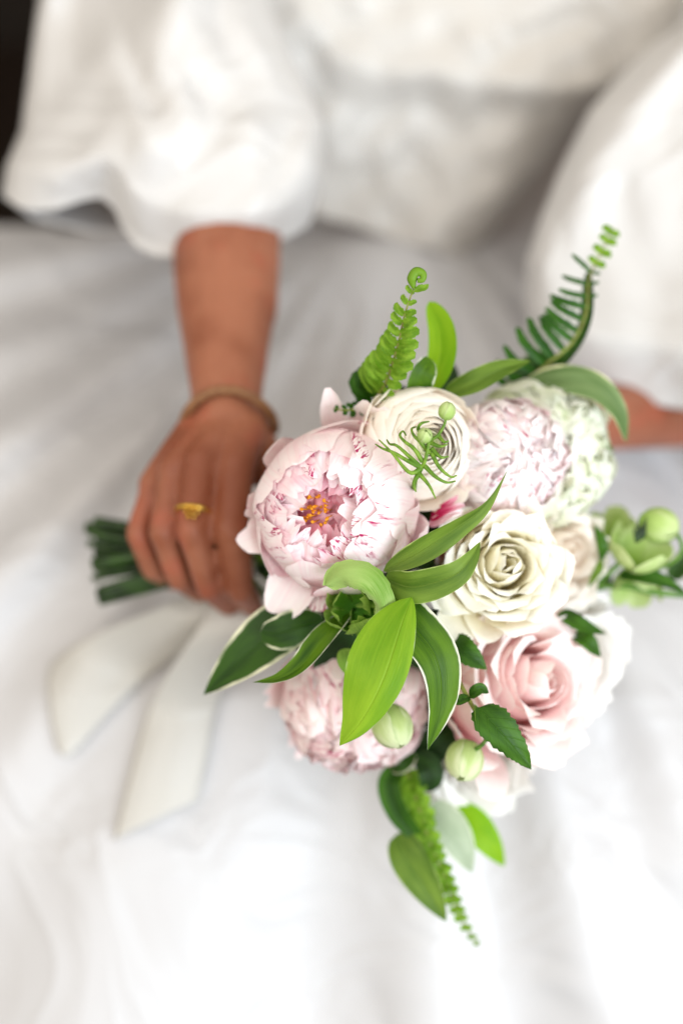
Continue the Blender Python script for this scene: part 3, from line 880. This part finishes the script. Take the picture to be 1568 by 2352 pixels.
s = spray('hellebore_spray', 'lime green hellebore cups and drooping buds at the outer side of the bouquet', 'flower', (1335, 1350, 0.865), 18)
add_tube(s, [(1335, 1350, 0.862), (1375, 1335, 0.850), (1410, 1305, 0.845), (1425, 1290, 0.845)], [0.0020, 0.0016], 'stem', 'twig')
add_tube(s, [(1335, 1350, 0.862), (1430, 1345, 0.858), (1500, 1360, 0.858), (1580, 1368, 0.86)], [0.0022, 0.0020], 'stem', 'twig')
cup_flower(s, P(1470, 1250, 0.838), (0.25, 0.75, 0.55), 0.0175, 5, 'hellebore', close=78)
cup_flower(s, P(1405, 1212, 0.862), (-0.3, 0.5, 0.8), 0.0145, 6, 'hellebore', close=80)
bud(s, P(1512, 1206, 0.836), (0.9, -0.25, 0.35), 0.0108, 7, 'hellebore')
add_tube(s, [(1552, 1222, 0.838), (1566, 1255, 0.838), (1552, 1285, 0.840), (1500, 1312, 0.848)], [0.0013, 0.0013], 'stem', 'bud_stem')
cup_flower(s, P(1462, 1355, 0.862), (0.0, -0.85, 0.5), 0.0155, 8, 'hellebore', close=70)
add_leaf(s, [(1420, 1322, 0.845), (1470, 1322, 0.838), (1520, 1335, 0.838), (1575, 1360, 0.842)], 22, (0.0, 0.6, 0.8), 'leaf_serr', fold=0.2, a=.5)
add_leaf(s, [(1540, 1330, 0.86), (1560, 1300, 0.858), (1580, 1280, 0.858), (1610, 1270, 0.86)], 26, (0.0, 0.3, 1), 'leaf_dark', fold=0.2, a=.5)
add_leaf(s, [(1380, 1290, 0.838), (1382, 1262, 0.832), (1376, 1235, 0.832), (1364, 1204, 0.836)], 16, (0.5, 0.1, 0.9), 'leaf_serr', fold=0.3)
add_leaf(s, [(1382, 1285, 0.836), (1374, 1305, 0.832), (1362, 1325, 0.834), (1350, 1350, 0.838)], 12, (0.5, 0.1, 0.9), 'leaf_mid', fold=0.3)
for k in range(6):
    a0 = (1462 + k * 3, 1245 - k * 2, 0.83)
    V, F = tube(Q(a0, (a0[0] + k * 3 - 8, a0[1] - 32 - (k % 3) * 8, 0.826)), [0.0012, 0.0008, 0.0002], 6, 8)
    mesh_obj('carpel', V, F, MAT['stem_cut'], s)

# front green hellebore under the peony
s = spray('hellebore', 'half folded green hellebore tucked under the sharp peony', 'flower', (835, 1400, 0.780), 19)
cup_flower(s, P(806, 1392, 0.768), (-0.30, 0.30, 0.9), 0.0150, 15, 'hellebore_dark', n=5, close=62, ruf=0.10, W=0.85, notch=0.06)
cup_flower(s, P(806, 1396, 0.768), (-0.20, 0.20, 0.95), 0.0105, 16, 'hellebore_dark', n=5, close=48, ruf=0.16, W=0.7, notch=0.1)
add_leaf(s, [(745, 1345, 0.752), (790, 1318, 0.742), (845, 1330, 0.738), (878, 1385, 0.742), (868, 1440, 0.75)], 33, (-0.15, 0.1, 1), 'hellebore_fold', name='petal', fold=-0.2, a=0.3, b=0.45, wave=0.45, serr=0.10, sf=9, nu=15, nv=40, arch=0.35)
cup_flower(s, P(850, 1425, 0.778), (0.3, -0.5, 0.8), 0.0120, 17, 'hellebore_dark', n=4, close=66, ruf=0.08)
s = spray('hellebore', 'closed green hellebore nodding behind the lime leaf', 'flower', (855, 1530, 0.795), 20)
add_leaf(s, [(852, 1560, 0.79), (830, 1540, 0.782), (800, 1520, 0.780), (790, 1490, 0.785)], 28, (0.1, 0.2, 1), 'hellebore_dark', name='petal', fold=0.2, a=.3, b=.4)
add_leaf(s, [(852, 1580, 0.79), (838, 1600, 0.782), (820, 1620, 0.780), (808, 1640, 0.785)], 20, (-0.4, 0.2, 1), 'hellebore_dark', name='petal', fold=0.2, a=.3, b=.4)
cup_flower(s, P(860, 1520, 0.80), (0.1, 0.2, 0.9), 0.0120, 18, 'hellebore_dark', n=4, close=40, ruf=0.06)
bud(s, P(900, 1668, 0.785), (0.35, -0.8, 0.4), 0.0115, 19, 'bud')
# filling leaves between the heads, coloured dark for the shade there
s = spray('leaf_spray', 'leaves coloured shade-dark, filling the gaps between the flower heads', 'foliage', (960, 1300, 0.83), 21)
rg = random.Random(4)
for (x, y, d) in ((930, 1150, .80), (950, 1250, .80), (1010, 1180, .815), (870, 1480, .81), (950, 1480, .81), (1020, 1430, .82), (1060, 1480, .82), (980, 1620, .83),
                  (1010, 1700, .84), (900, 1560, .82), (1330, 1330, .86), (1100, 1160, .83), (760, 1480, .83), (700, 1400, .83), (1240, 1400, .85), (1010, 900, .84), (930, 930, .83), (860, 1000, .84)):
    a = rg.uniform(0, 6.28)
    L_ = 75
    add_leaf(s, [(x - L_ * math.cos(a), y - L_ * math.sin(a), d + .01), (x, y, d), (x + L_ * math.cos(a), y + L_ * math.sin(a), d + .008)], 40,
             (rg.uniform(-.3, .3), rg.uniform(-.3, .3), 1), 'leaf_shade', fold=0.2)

# fringed green bud (threadlike bracts) in front of the ranunculus
s = spray('nigella_bud', 'green bud with curling threadlike bracts crossing the ranunculus', 'flower', (950, 1120, 0.775), 22)
NB = (968, 1075, 0.738)
add_tube(s, [(950, 1120, 0.772), (955, 1098, 0.752), NB, (978, 1050, 0.734), (985, 1010, 0.732)], [0.0016, 0.0012, 0.0011, 0.0009], 'nigella', 'twig')
add_tube(s, [(985, 1012, 0.732), (1005, 1000, 0.731), (1020, 975, 0.730), (1024, 955, 0.730)], [0.0009, 0.0007], 'nigella', 'twig')
bud(s, P(975, 1000, 0.731), (0.1, 0.5, 0.9), 0.0040, 22, 'hellebore')
bud(s, P(1026, 944, 0.729), (0.2, 0.8, 0.5), 0.0045, 23, 'hellebore')
threads = [
    [(968, 1075), (930, 1055), (905, 1040), (878, 1030), (862, 1020)],
    [(968, 1075), (925, 1035), (908, 1022), (895, 1020), (888, 1010)],
    [(970, 1060), (950, 1030), (930, 1015), (918, 1000), (925, 990), (932, 1000)],
    [(985, 1040), (965, 1015), (950, 1000), (945, 985), (955, 980)],
    [(990, 1040), (1010, 1075), (1035, 1095), (1048, 1092)],
    [(975, 1070), (1000, 1095), (1025, 1108), (1045, 1105)],
    [(960, 1085), (985, 1115), (1000, 1145)],
    [(960, 1090), (950, 1110), (955, 1130)],
    [(985, 1015), (1010, 1025), (1028, 1020)],
    [(990, 1030), (1012, 1050), (1030, 1048)],
    [(1005, 1000), (1020, 1015), (1030, 1012)],
    [(975, 1000), (960, 985), (968, 972), (985, 968)],
    [(968, 1075), (940, 1085), (900, 1040), (870, 1010)],
]
for q in threads:
    pts = [(x, y, 0.736 - 0.004 * math.sin(i * 0.9) + 0.0006 * abs(x - 968) / 10) for i, (x, y) in enumerate(q)]
    add_tube(s, pts, [0.0014, 0.0011, 0.0008, 0.0004], 'nigella', 'bract', 6)


# ferns
def fern(label, path, idx, n, lenL, lenR, mats, N, curl=0.0, leafW=0.30, tipN=None, curve=0.15, angle=75):
    b = P(*path[0])
    root = thing('fern_frond', label, 'foliage', b)
    add_stem(root, b, np.array([0.0, 0.2, 0.9]), idx, 0.0012)
    p = spline(Q(*path), 80)
    V, F = tube(Q(*path), [0.0012, 0.0010, 0.0007, 0.0004], 6, 40)
    mesh_obj('midrib', V, F, MAT['stem_brown'], root)
    T = np.gradient(p, axis=0)
    T /= np.linalg.norm(T, axis=1)[:, None]
    rng = random.Random(idx * 7)
    N = unit(N)
    for i in range(n):
        f = (i + 0.5) / n
        j = int(f * 79)
        Nn = unit(N - T[j] * np.dot(N, T[j]))
        S = np.cross(T[j], Nn)
        for sgn, LL in ((-1, lenL), (1, lenR)):
            L_ = LL(f) * rng.uniform(0.9, 1.08)
            if L_ < 0.0008:
                continue
            g = R(angle) * (1 - 0.25 * f)
            dirv = unit(T[j] * math.cos(g) + S * sgn * math.sin(g) + Nn * rng.uniform(-0.1, 0.2))
            e = p[j] + dirv * L_
            m = p[j] + dirv * L_ * 0.55 + Nn * L_ * curve
            lw = leafW(f) if callable(leafW) else leafW
            V, F, uv = leaf([p[j], m, e + T[j] * L_ * 0.1], max(L_ * lw, 0.0011), Nn + dirv * 0.1, fold=0.25, a=0.25, b=0.35, serr=0.25, sf=7, nu=7, nv=15, seed=i, wave=0.1)
            mesh_obj('leaflet', V, F, MAT[mats[0] if f > mats[2] else mats[1]], root, uv)
    return root, p


root, p = fern('light green fern frond standing up with a curled tip', [(850, 930, 0.80), (885, 880, 0.782), (912, 800, 0.768), (930, 720, 0.760), (950, 660, 0.757)], 23, 14,
               lambda f: 0.0165 * (1 - f) ** 0.9 + 0.004, lambda f: 0.0165 * (1 - abs(f - 0.45) ** 1.5) * (1 - f ** 5) * (0.55 + f * 0.6 if f < .4 else 1) * 0.9,
               ['fern_light', 'fern_dark', 0.16], (-0.45, -0.1, 0.85), leafW=0.30)
V, F = tube(Q((950, 662, 0.757), (946, 640, 0.756), (955, 624, 0.755), (970, 628, 0.755), (970, 642, 0.755), (958, 644, 0.755)), [0.0010, 0.0028, 0.0026, 0.0020, 0.0012], 8, 30)
mesh_obj('curled_tip', V, F, MAT['fern_light'], root)
add_leaf(root, [(950, 668, .756), (966, 662, .754), (975, 660, .754), (984, 652, .755)], 9, (0, .3, 1), 'fern_light', name='leaflet')
fern('dark fern frond curving up before the far sleeve', [(1190, 905, 0.850), (1245, 845, 0.842), (1310, 790, 0.838), (1345, 720, 0.836), (1352, 640, 0.836), (1375, 590, 0.838), (1408, 520, 0.842)], 24, 17,
     lambda f: 0.048 * (1 - f) ** 1.1 * (0.5 + f) + 0.0012 if f < .74 else 0.0062, lambda f: 0.003 if f < .6 else 0.0062,
     ['fern_light', 'fern_dark', 0.74], (-0.1, -0.3, 0.95), leafW=lambda f: 0.10 if f < .74 else 0.42, angle=98)
fb = thing('frond_edge', 'dark folded edge of the far fern frond', 'foliage', P(1190, 905, 0.855))  # blade standing for the frond's folded half, seen edge on
add_stem(fb, P(1190, 905, 0.855), np.array([0, .2, .9]), 27, 0.0012)
add_leaf(fb, [(1190, 905, 0.855), (1290, 835, 0.845), (1345, 745, 0.840), (1352, 618, 0.842)], 24, (-0.75, 0.5, 0.5), 'leaf_dark_plain', fold=0.2, a=0.4, b=0.4)
fern('slim light fern frond trailing over the skirt', [(935, 1770, 0.845), (960, 1850, 0.838), (985, 1930, 0.836), (1020, 2010, 0.838), (1045, 2080, 0.842), (1075, 2140, 0.846), (1100, 2175, 0.85)], 25, 17,
     lambda f: 0.008 * (1 - f) ** 0.6 + 0.002, lambda f: 0.0115 * (1 - f) ** 0.8 + 0.002,
     ['fern_light', 'fern_light', 0.25], (-0.35, 0.3, 0.85), leafW=0.5, angle=55)
fern('short dark fern frond peeping out above the peony petals', [(850, 935, 0.80), (820, 940, 0.79), (790, 942, 0.785), (765, 938, 0.785)], 26, 6,
     lambda f: 0.006 * (1 - f) + 0.002, lambda f: 0.006 * (1 - f) + 0.002, ['fern_dark', 'fern_dark', 0.5], (0, 0.3, 0.95), leafW=0.42)

# ------------------------------------------------------------------ the bride
person = thing('person', 'seated bride in an ivory satin gown, hand closed round the bouquet stems', 'person', P(900, 700, 1.25))


def capsule(a, b, ra, rb, n=16, rings=6):
    a, b = np.asarray(a, float), np.asarray(b, float)
    T = unit(b - a)
    N = unit(np.cross(T, [0.31, 0.57, 0.76]))
    B = np.cross(T, N)
    V = []
    prof = []
    for i in range(rings + 1):
        th = math.pi / 2 * i / rings
        prof.append((a - T * ra * math.cos(th), ra * max(math.sin(th), 0.02)))
    for i in range(rings + 1):
        th = math.pi / 2 * i / rings
        prof.append((b + T * rb * math.sin(th), rb * max(math.cos(th), 0.02)))
    for c, r in prof:
        for k in range(n):
            an = 2 * math.pi * k / n
            V.append(c + r * (math.cos(an) * N + math.sin(an) * B))
    F = grid_faces(n, len(prof), True)
    F.append(tuple(range(n))[::-1])
    F.append(tuple(range((len(prof) - 1) * n, len(prof) * n)))
    return np.array(V), F


def chain(pts, rad):
    return [capsule(pts[i], pts[i + 1], rad[i], rad[i + 1]) for i in range(len(pts) - 1)]


parts = []
# near arm: shoulder, elbow, forearm, wrist
parts += chain(Q((560, -420, 1.22), (430, 60, 1.10), (508, 480, 0.995), (520, 700, 0.950), (520, 860, 0.908), (520, 965, 0.885)), [0.048, 0.042, 0.037, 0.0335, 0.0248, 0.0205])
parts += chain(Q((535, 500, 0.99), (536, 700, 0.948), (520, 860, 0.908), (524, 968, 0.886)), [0.034, 0.030, 0.0215, 0.0175])
# palm: metacarpals
wrist = [(470, 985, 0.888), (500, 985, 0.884), (530, 985, 0.882), (560, 985, 0.884)]
mcp = [(358, 1112, 0.880), (402, 1078, 0.866), (462, 1060, 0.858), (548, 1062, 0.858)]
for wq, m in zip(wrist, mcp):
    parts += chain([P(*wq), P(*[(wq[i] + m[i]) / 2 for i in range(3)]) + np.array([0, 0, 0.003]), P(*m)], [0.0165, 0.0135, 0.0112])
parts += chain([P(520, 1020, 0.890), P(500, 1110, 0.888)], [0.020, 0.022])
# fingers over the stems and under
fing = [
    [(358, 1112, 0.880), (316, 1228, 0.872), (350, 1308, 0.890), (398, 1335, 0.915)],
    [(402, 1078, 0.866), (372, 1222, 0.856), (412, 1328, 0.876), (458, 1362, 0.905)],
    [(462, 1060, 0.858), (440, 1215, 0.844), (480, 1350, 0.866), (524, 1390, 0.898)],
    [(545, 1062, 0.858), (532, 1215, 0.845), (553, 1355, 0.864), (582, 1395, 0.895)]]
fr = [(0.0090, 0.0076, 0.0070, 0.0062), (0.0098, 0.0085, 0.0078, 0.0068), (0.0106, 0.0094, 0.0083, 0.0072), (0.0112, 0.0104, 0.0086, 0.0072)]
for f_, r_ in zip(fing, fr):
    pp = Q(*f_)
    parts += chain(pp, r_)
    parts.append(capsule(pp[1], pp[1], r_[1] * 1.1, r_[1] * 1.1))
# thumb lies along the stems towards the flowers
parts += chain(Q((570, 1000, 0.886), (628, 1090, 0.890), (655, 1180, 0.893), (662, 1250, 0.893)), [0.015, 0.0115, 0.0100, 0.0085])
# far arm
parts += chain(Q((1600, -250, 1.25), (1810, 300, 1.20), (1790, 860, 1.13), (1570, 945, 1.04), (1300, 965, 0.955), (1180, 985, 0.925)), [0.048, 0.040, 0.034, 0.027, 0.0215, 0.0205])
parts += chain(Q((1180, 985, 0.925), (1120, 1040, 0.918), (1070, 1110, 0.912)), [0.021, 0.020, 0.017])
for k, (dx, dy) in enumerate(((-90, 20), (-100, 60), (-80, 100), (-50, 130))):
    b0 = (1085 - k * 2, 1085 + k * 18, 0.912)
    parts += chain(Q(b0, (b0[0] + dx * .6, b0[1] + dy * .6, 0.900), (b0[0] + dx, b0[1] + dy, 0.905), (b0[0] + dx * 1.15, b0[1] + dy * 1.2, 0.918)), [0.0095, 0.0085, 0.0078, 0.0068])
parts += chain(Q((1150, 1010, 0.918), (1090, 990, 0.902), (1040, 985, 0.895)), [0.013, 0.010, 0.008])
# trunk, neck stump and thighs
parts += chain(Q((1050, -1050, 1.30), (1040, -700, 1.34), (1010, 0, 1.36), (940, 480, 1.37), (900, 820, 1.39)), [0.055, 0.13, 0.13, 0.11, 0.13])
parts += chain(Q((600, -560, 1.26), (1040, -640, 1.32), (1560, -400, 1.27)), [0.055, 0.09, 0.055])
parts += chain(Q((760, 900, 1.37), (560, 1400, 1.18), (420, 2200, 1.12)), [0.10, 0.085, 0.065])
parts += chain(Q((1080, 900, 1.37), (1180, 1400, 1.18), (1220, 2200, 1.12)), [0.10, 0.085, 0.065])
V, F = merge(parts)
body = mesh_obj('body', V, F, MAT['skin'], person)
rm = body.modifiers.new('remesh', 'REMESH')
rm.mode = 'VOXEL'
rm.voxel_size = 0.0024
rm.use_smooth_shade = True
sm_ = body.modifiers.new('smooth', 'SMOOTH')
sm_.factor = 0.5
sm_.iterations = 4
cc = body.modifiers.new('skin_relief', 'DISPLACE')
tx = bpy.data.textures.new('skin_relief', 'CLOUDS')
tx.noise_scale = 0.02
cc.texture = tx
cc.strength = 0.0012

# ring on the finger
rc = P(445, 1176, 0.8478)
ax = unit(P(440, 1215, 0.844) - P(462, 1060, 0.858))
N = unit(np.cross(ax, [0, 0, 1]))
B = np.cross(ax, N)
pts = [rc + 0.0103 * (math.cos(a) * N + math.sin(a) * B) for a in np.linspace(0, 2 * math.pi, 25)]
ring = thing('ring', 'gold ring with a small cluster on the finger', 'ring', rc)
V, F = tube(pts, 0.0016, 8, 60, cap=False)
mesh_obj('band', V, F, MAT['gold'], ring)
top = rc + np.array([0, 0, 0.0108])
mm = []
for k in range(7):
    a = k * 1.047
    o = N * 0.0035 * math.cos(a) + ax * 0.0035 * math.sin(a) if k < 6 else 0
    mm.append(capsule(top + o, top + o + np.array([0, 0, 0.0008]), 0.0017, 0.0013, 8, 3))
V, F = merge(mm)
o = mesh_obj('cluster', V, F, MAT['gold'], ring)
# bracelet
bc = P(526, 965, 0.887)
axb = unit(P(520, 985, 0.884) - P(520, 860, 0.908))
N = np.array([1.0, 0, 0])
B = unit(np.cross(axb, N))
pts = [bc + 0.0285 * math.cos(a) * N + 0.0250 * math.sin(a) * B + axb * 0.004 * math.cos(2 * a) for a in np.linspace(0, 2 * math.pi, 33)]
V, F = tube(pts, 0.0030, 8, 90, cap=False)
o = mesh_obj('bracelet', V, F, MAT['bracelet'])
o['label'] = 'thin tan bangle round the wrist of the hand holding the stems'
o['category'] = 'bracelet'

# ------------------------------------------------------------------ the gown
rgf = random.Random(77)
nA, nB, nC, nD = Noise(rgf, 7, 0.8, 2.4), Noise(rgf, 7, 0.6, 1.8), Noise(rgf, 6, 0.5, 1.5), Noise(rgf, 8, 1.0, 3.0)


def sheet(name, xs, ys, depth, mat, keep=None, solid=0.0015):
    X, Y = np.meshgrid(xs, ys)
    D = depth(X, Y)
    k = 0.48 * D / 1568
    V = np.stack([(X - 784) * k, (1176 - Y) * k, -D], -1).reshape(-1, 3)
    F = grid_faces(len(xs), len(ys))
    F = [q[::-1] for q in F]
    if keep is not None:
        K = keep(X, Y).ravel()
        F = [q for q in F if all(K[i] for i in q)]
    o = mesh_obj(name, V, F, MAT[mat], person)
    if solid:
        s_ = o.modifiers.new('thickness', 'SOLIDIFY')
        s_.thickness = solid
        s_.offset = -1
    return o


def skirt_depth(X, Y):
    base = np.interp(Y, [-600, 0, 300, 500, 650, 800, 1000, 1300, 1600, 2000, 2400, 3000], [1.42, 1.34, 1.30, 1.25, 1.19, 1.13, 1.075, 1.02, 0.985, 0.965, 0.965, 1.02])
    # thighs as two broad rises
    base = base - 0.025 * np.exp(-((X - 1150 - (Y - 1500) * 0.05) / 260) ** 2) * sm(700, 1500, Y)
    base = base - 0.022 * np.exp(-((X - 430 + (Y - 1500) * 0.08) / 260) ** 2) * sm(800, 1500, Y)
    base = base + 0.06 * sm(250, -600, X) + 0.05 * sm(1500, 2200, X)
    # pleats raying from the waist
    dx, dy = X - 900, Y - 380
    ang = np.arctan2(dx, dy)
    rad = np.hypot(dx, dy)
    amp = 0.021 * sm(200, 900, rad)
    f1 = nA(ang * 1.7, rad / 5200)
    f2 = nB(ang * 3.6, rad / 3600)
    f3 = nD(X / 900, Y / 1500)
    base = base + amp * (f1 * 0.65 + 0.5 * f2) + 0.004 * f3
    # the gown rises into the waist seam
    base = base - 0.065 * np.exp(-((X - 890) / 250) ** 2 - ((Y - 560) / 150) ** 2)
    # gathers pressed under the hand and bouquet
    base = base + 0.012 * np.exp(-((X - 560) / 260) ** 2 - ((Y - 1330) / 160) ** 2)
    return base


sheet('skirt', np.arange(-900, 2500, 9), np.arange(-500, 3100, 9), skirt_depth, 'satin',
      keep=lambda X, Y: Y > np.interp(X, [-900, 0, 330, 420, 560, 2500], [560, 515, 520, 420, -500, -500]))


def bodice_depth(X, Y):
    cx = np.interp(Y, [-500, 0, 300, 620], [1080, 1040, 960, 860])
    hw = np.interp(Y, [-500, 0, 100, 200, 250, 420, 600], [1000, 740, 600, 470, 405, 305, 215])
    t = np.clip((X - cx) / hw, -1.0, 1.0)
    d = np.interp(Y, [-500, 0, 200, 400, 620], [1.10, 1.10, 1.115, 1.15, 1.165])
    b = 0.055
    d = d + b * (1 - np.sqrt(np.clip(1 - np.abs(t) ** 5.5, 0, 1)))
    # pulled folds over the waist
    d = d - 0.006 * np.exp(-(((Y - 165) - 0.10 * (X - 900)) / 42) ** 2) * sm(760, 860, X)
    d = d + 0.006 * np.exp(-(((Y - 235) - 0.14 * (X - 900)) / 60) ** 2)
    d = d + 0.006 * nC(X / 500, Y / 420) + 0.0035 * nD(X / 260, Y / 330)
    # placket line
    d = d - 0.0012 * np.exp(-((X - 1310 + (Y) * 0.12) / 5) ** 2)
    return d


def bodice_keep(X, Y):
    cx = np.interp(Y, [-500, 0, 300, 620], [1080, 1040, 960, 860])
    hw = np.interp(Y, [-500, 0, 100, 200, 250, 420, 600], [1000, 740, 600, 470, 405, 305, 215])
    return (np.abs(X - cx) < hw * 0.995) & (Y < 515 + (X - 784) * 0.31)


sheet('bodice', np.arange(560, 1800, 7), np.arange(-500, 700, 7), bodice_depth, 'bodice', keep=bodice_keep)


def sleeve(name, xl, xr, dc, b, hem_front, hem_back, ytop, seed, mat='sleeve', amp=1.0):
    rng = random.Random(seed)
    n1, n2, n3 = Noise(rng, 6, 0.5, 1.4), Noise(rng, 6, 0.8, 2.2), Noise(rng, 6, 1.5, 3.2)
    nth, nt = 150, 110
    th = np.linspace(0, 2 * math.pi, nth, endpoint=False)
    V = []
    for j in range(nt):
        t = j / (nt - 1)
        s_ = (1 + np.cos(th)) / 2
        front = np.sin(th) >= 0
        hem = np.where(front, np.interp(s_, *hem_front), np.interp(s_, *hem_back))
        y = ytop + (hem - ytop) * t
        L = np.interp(y, *xl)
        Rr = np.interp(y, *xr)
        x = L + (Rr - L) * s_
        bb = np.interp(t, [0, 0.6, 0.9, 1.0], [b * 0.9, b * 1.05, b, b * 0.72])
        sn = np.sin(th)
        dcc = np.interp(y, *dc)
        prof = np.sign(sn) * np.abs(sn) ** 0.6
        fold = (0.022 * n1(s_ * 1.3 + t * 0.5, t * 0.8) + 0.007 * n2(s_ * 1.8, t * 1.6) + 0.002 * n3(s_ * 2.2, t * 3.0)) * amp
        d = dcc - bb * prof - fold * np.abs(sn) ** 0.5 * sm(1.02, 0.75, t) - fold * 0.5 * np.abs(sn) ** .5
        # hem gathers in
        d = d + 0.015 * sm(0.9, 1.0, t) * np.sign(sn)
        k = 0.48 * d / 1568
        V.append(np.stack([(x - 784) * k, (1176 - y) * k, -d], -1))
    V = np.vstack(V)
    o = mesh_obj(name, V, grid_faces(nth, nt, True), MAT[mat], person)
    s2 = o.modifiers.new('thickness', 'SOLIDIFY')
    s2.thickness = 0.0012
    s2.offset = 1
    return o


def px(x, lo, hi):
    return (x - lo) / (hi - lo)


hx = [8, 40, 80, 130, 190, 235, 270, 300, 340, 400, 480, 600, 650, 690, 738]
hy = [448, 474, 484, 482, 460, 452, 478, 530, 570, 590, 594, 598, 585, 550, 520]
sleeve('sleeve', ([-500, -250, 0, 150, 300, 380, 440, 600], [260, 170, 92, 72, 52, 18, 8, 8]),
       ([-500, 0, 100, 200, 280, 400, 480, 540, 600], [520, 612, 655, 702, 738, 740, 722, 700, 660]),
       ([-500, 0, 600], [1.16, 1.06, 1.005]), 0.068,
       ([px(x, 8, 738) for x in hx], hy), ([0, 0.1, 0.3, 0.45, 0.6, 1.0], [450, 500, 532, 530, 560, 530]), -500, 3)
hx2 = [1205, 1240, 1300, 1400, 1500, 1568, 1700, 1950]
hy2 = [790, 868, 893, 912, 932, 943, 955, 960]
sleeve('sleeve', ([-500, -100, 60, 100, 170, 260, 400, 500, 600, 700, 800, 900, 1000], [1640, 1600, 1560, 1500, 1430, 1352, 1285, 1245, 1212, 1208, 1216, 1235, 1240]),
       ([-500, 0, 400, 1000], [1850, 2000, 2100, 2100]),
       ([-500, 0, 500, 950], [1.16, 1.10, 1.05, 1.02]), 0.080,
       ([px(x, 1205, 2100) for x in hx2 + [2100]], hy2 + [950]), ([0, 0.5, 1.0], [780, 880, 900]), -500, 9, amp=1.1)

# ------------------------------------------------------------------ ribbon tied under the hand
rib = thing('ribbon', 'wide ivory satin ribbon with slanted ends lying on the skirt below the hand', 'ribbon', P(560, 1330, 0.905))


def ribbon_tail(left, right, n=50, m=13, seed=1, bow=0.004):
    rng = random.Random(seed)
    nz = Noise(rng, 5, 0.5, 1.3)
    a, b = spline(Q(*left), n), spline(Q(*right), n)
    V = []
    for j in range(n):
        for i in range(m):
            f = i / (m - 1)
            q = a[j] * (1 - f) + b[j] * f
            q = q + np.array([0, 0, bow * math.sin(math.pi * f) + 0.0025 * nz(f * 0.8, j / n * 1.4)])
            # lies on the skirt where it would otherwise hang above or sink into it
            dd = -q[2]
            kk_ = 0.48 * dd / 1568
            X_, Y_ = 784 + q[0] / kk_, 1176 - q[1] / kk_
            g = float(skirt_depth(np.array([X_]), np.array([Y_]))[0]) - 0.006 - 0.003 * math.sin(math.pi * f)
            wgt = float(sm(0.15, 0.6, j / n))
            nd = dd * (1 - wgt) + g * wgt
            q = q * (nd / dd)
            V.append(q)
    o = mesh_obj('tail', np.array(V), [q[::-1] for q in grid_faces(m, n)], MAT['ribbon'], rib)
    t_ = o.modifiers.new('thickness', 'SOLIDIFY')
    t_.thickness = 0.0006
    return o


ribbon_tail([(500, 1330, 0.915), (455, 1440, 0.905), (385, 1545, 0.905), (335, 1640, 0.915), (296, 1780, 0.925), (258, 1930, 0.932)],
            [(600, 1340, 0.905), (600, 1430, 0.890), (545, 1520, 0.893), (500, 1620, 0.905), (476, 1740, 0.918), (455, 1838, 0.925)], seed=4)
ribbon_tail([(480, 1340, 0.925), (360, 1400, 0.925), (215, 1460, 0.930), (118, 1525, 0.940), (112, 1620, 0.948), (132, 1735, 0.952)],
            [(560, 1350, 0.912), (500, 1430, 0.915), (420, 1500, 0.922), (330, 1560, 0.935), (250, 1640, 0.945), (165, 1735, 0.951)], seed=6)
V, F = tube([GRIP + np.array([0.004, 0.0148 * math.cos(a), 0.0125 * math.sin(a)]) for a in np.linspace(0, 6.283, 17)], 0.004, 8, 40, cap=False)
mesh_obj('knot', V, F, MAT['ribbon'], rib)

for o in C.objects:
    g = {'peony': 'peonies of the bouquet', 'fern_frond': 'fern fronds of the bouquet', 'leaf_spray': 'leaf sprays of the bouquet',
         'rose': 'roses of the bouquet', 'hellebore': 'green hellebores under the peony', 'hellebore_spray': 'hellebore sprays on the right'}.get(o.name.split('.')[0])
    if g and o.parent is None:
        o['group'] = g

# ------------------------------------------------------------------ dark room beyond the gown
me = bpy.data.meshes.new('floor')
me.from_pydata([(-4, -3, 0), (4, -3, 0), (4, 5, 0), (-4, 5, 0)], [], [(0, 1, 2, 3)])
me.materials.append(MAT['floor'])
o = bpy.data.objects.new('floor', me)
C.objects.link(o)
o['kind'] = 'structure'
me = bpy.data.meshes.new('wall')
me.from_pydata([(-4, 2.2, 0), (4, 2.2, 0), (4, 2.2, 3), (-4, 2.2, 3)], [], [(0, 1, 2, 3)])
me.materials.append(MAT['wall'])
o = bpy.data.objects.new('wall', me)
C.objects.link(o)
o['kind'] = 'structure'
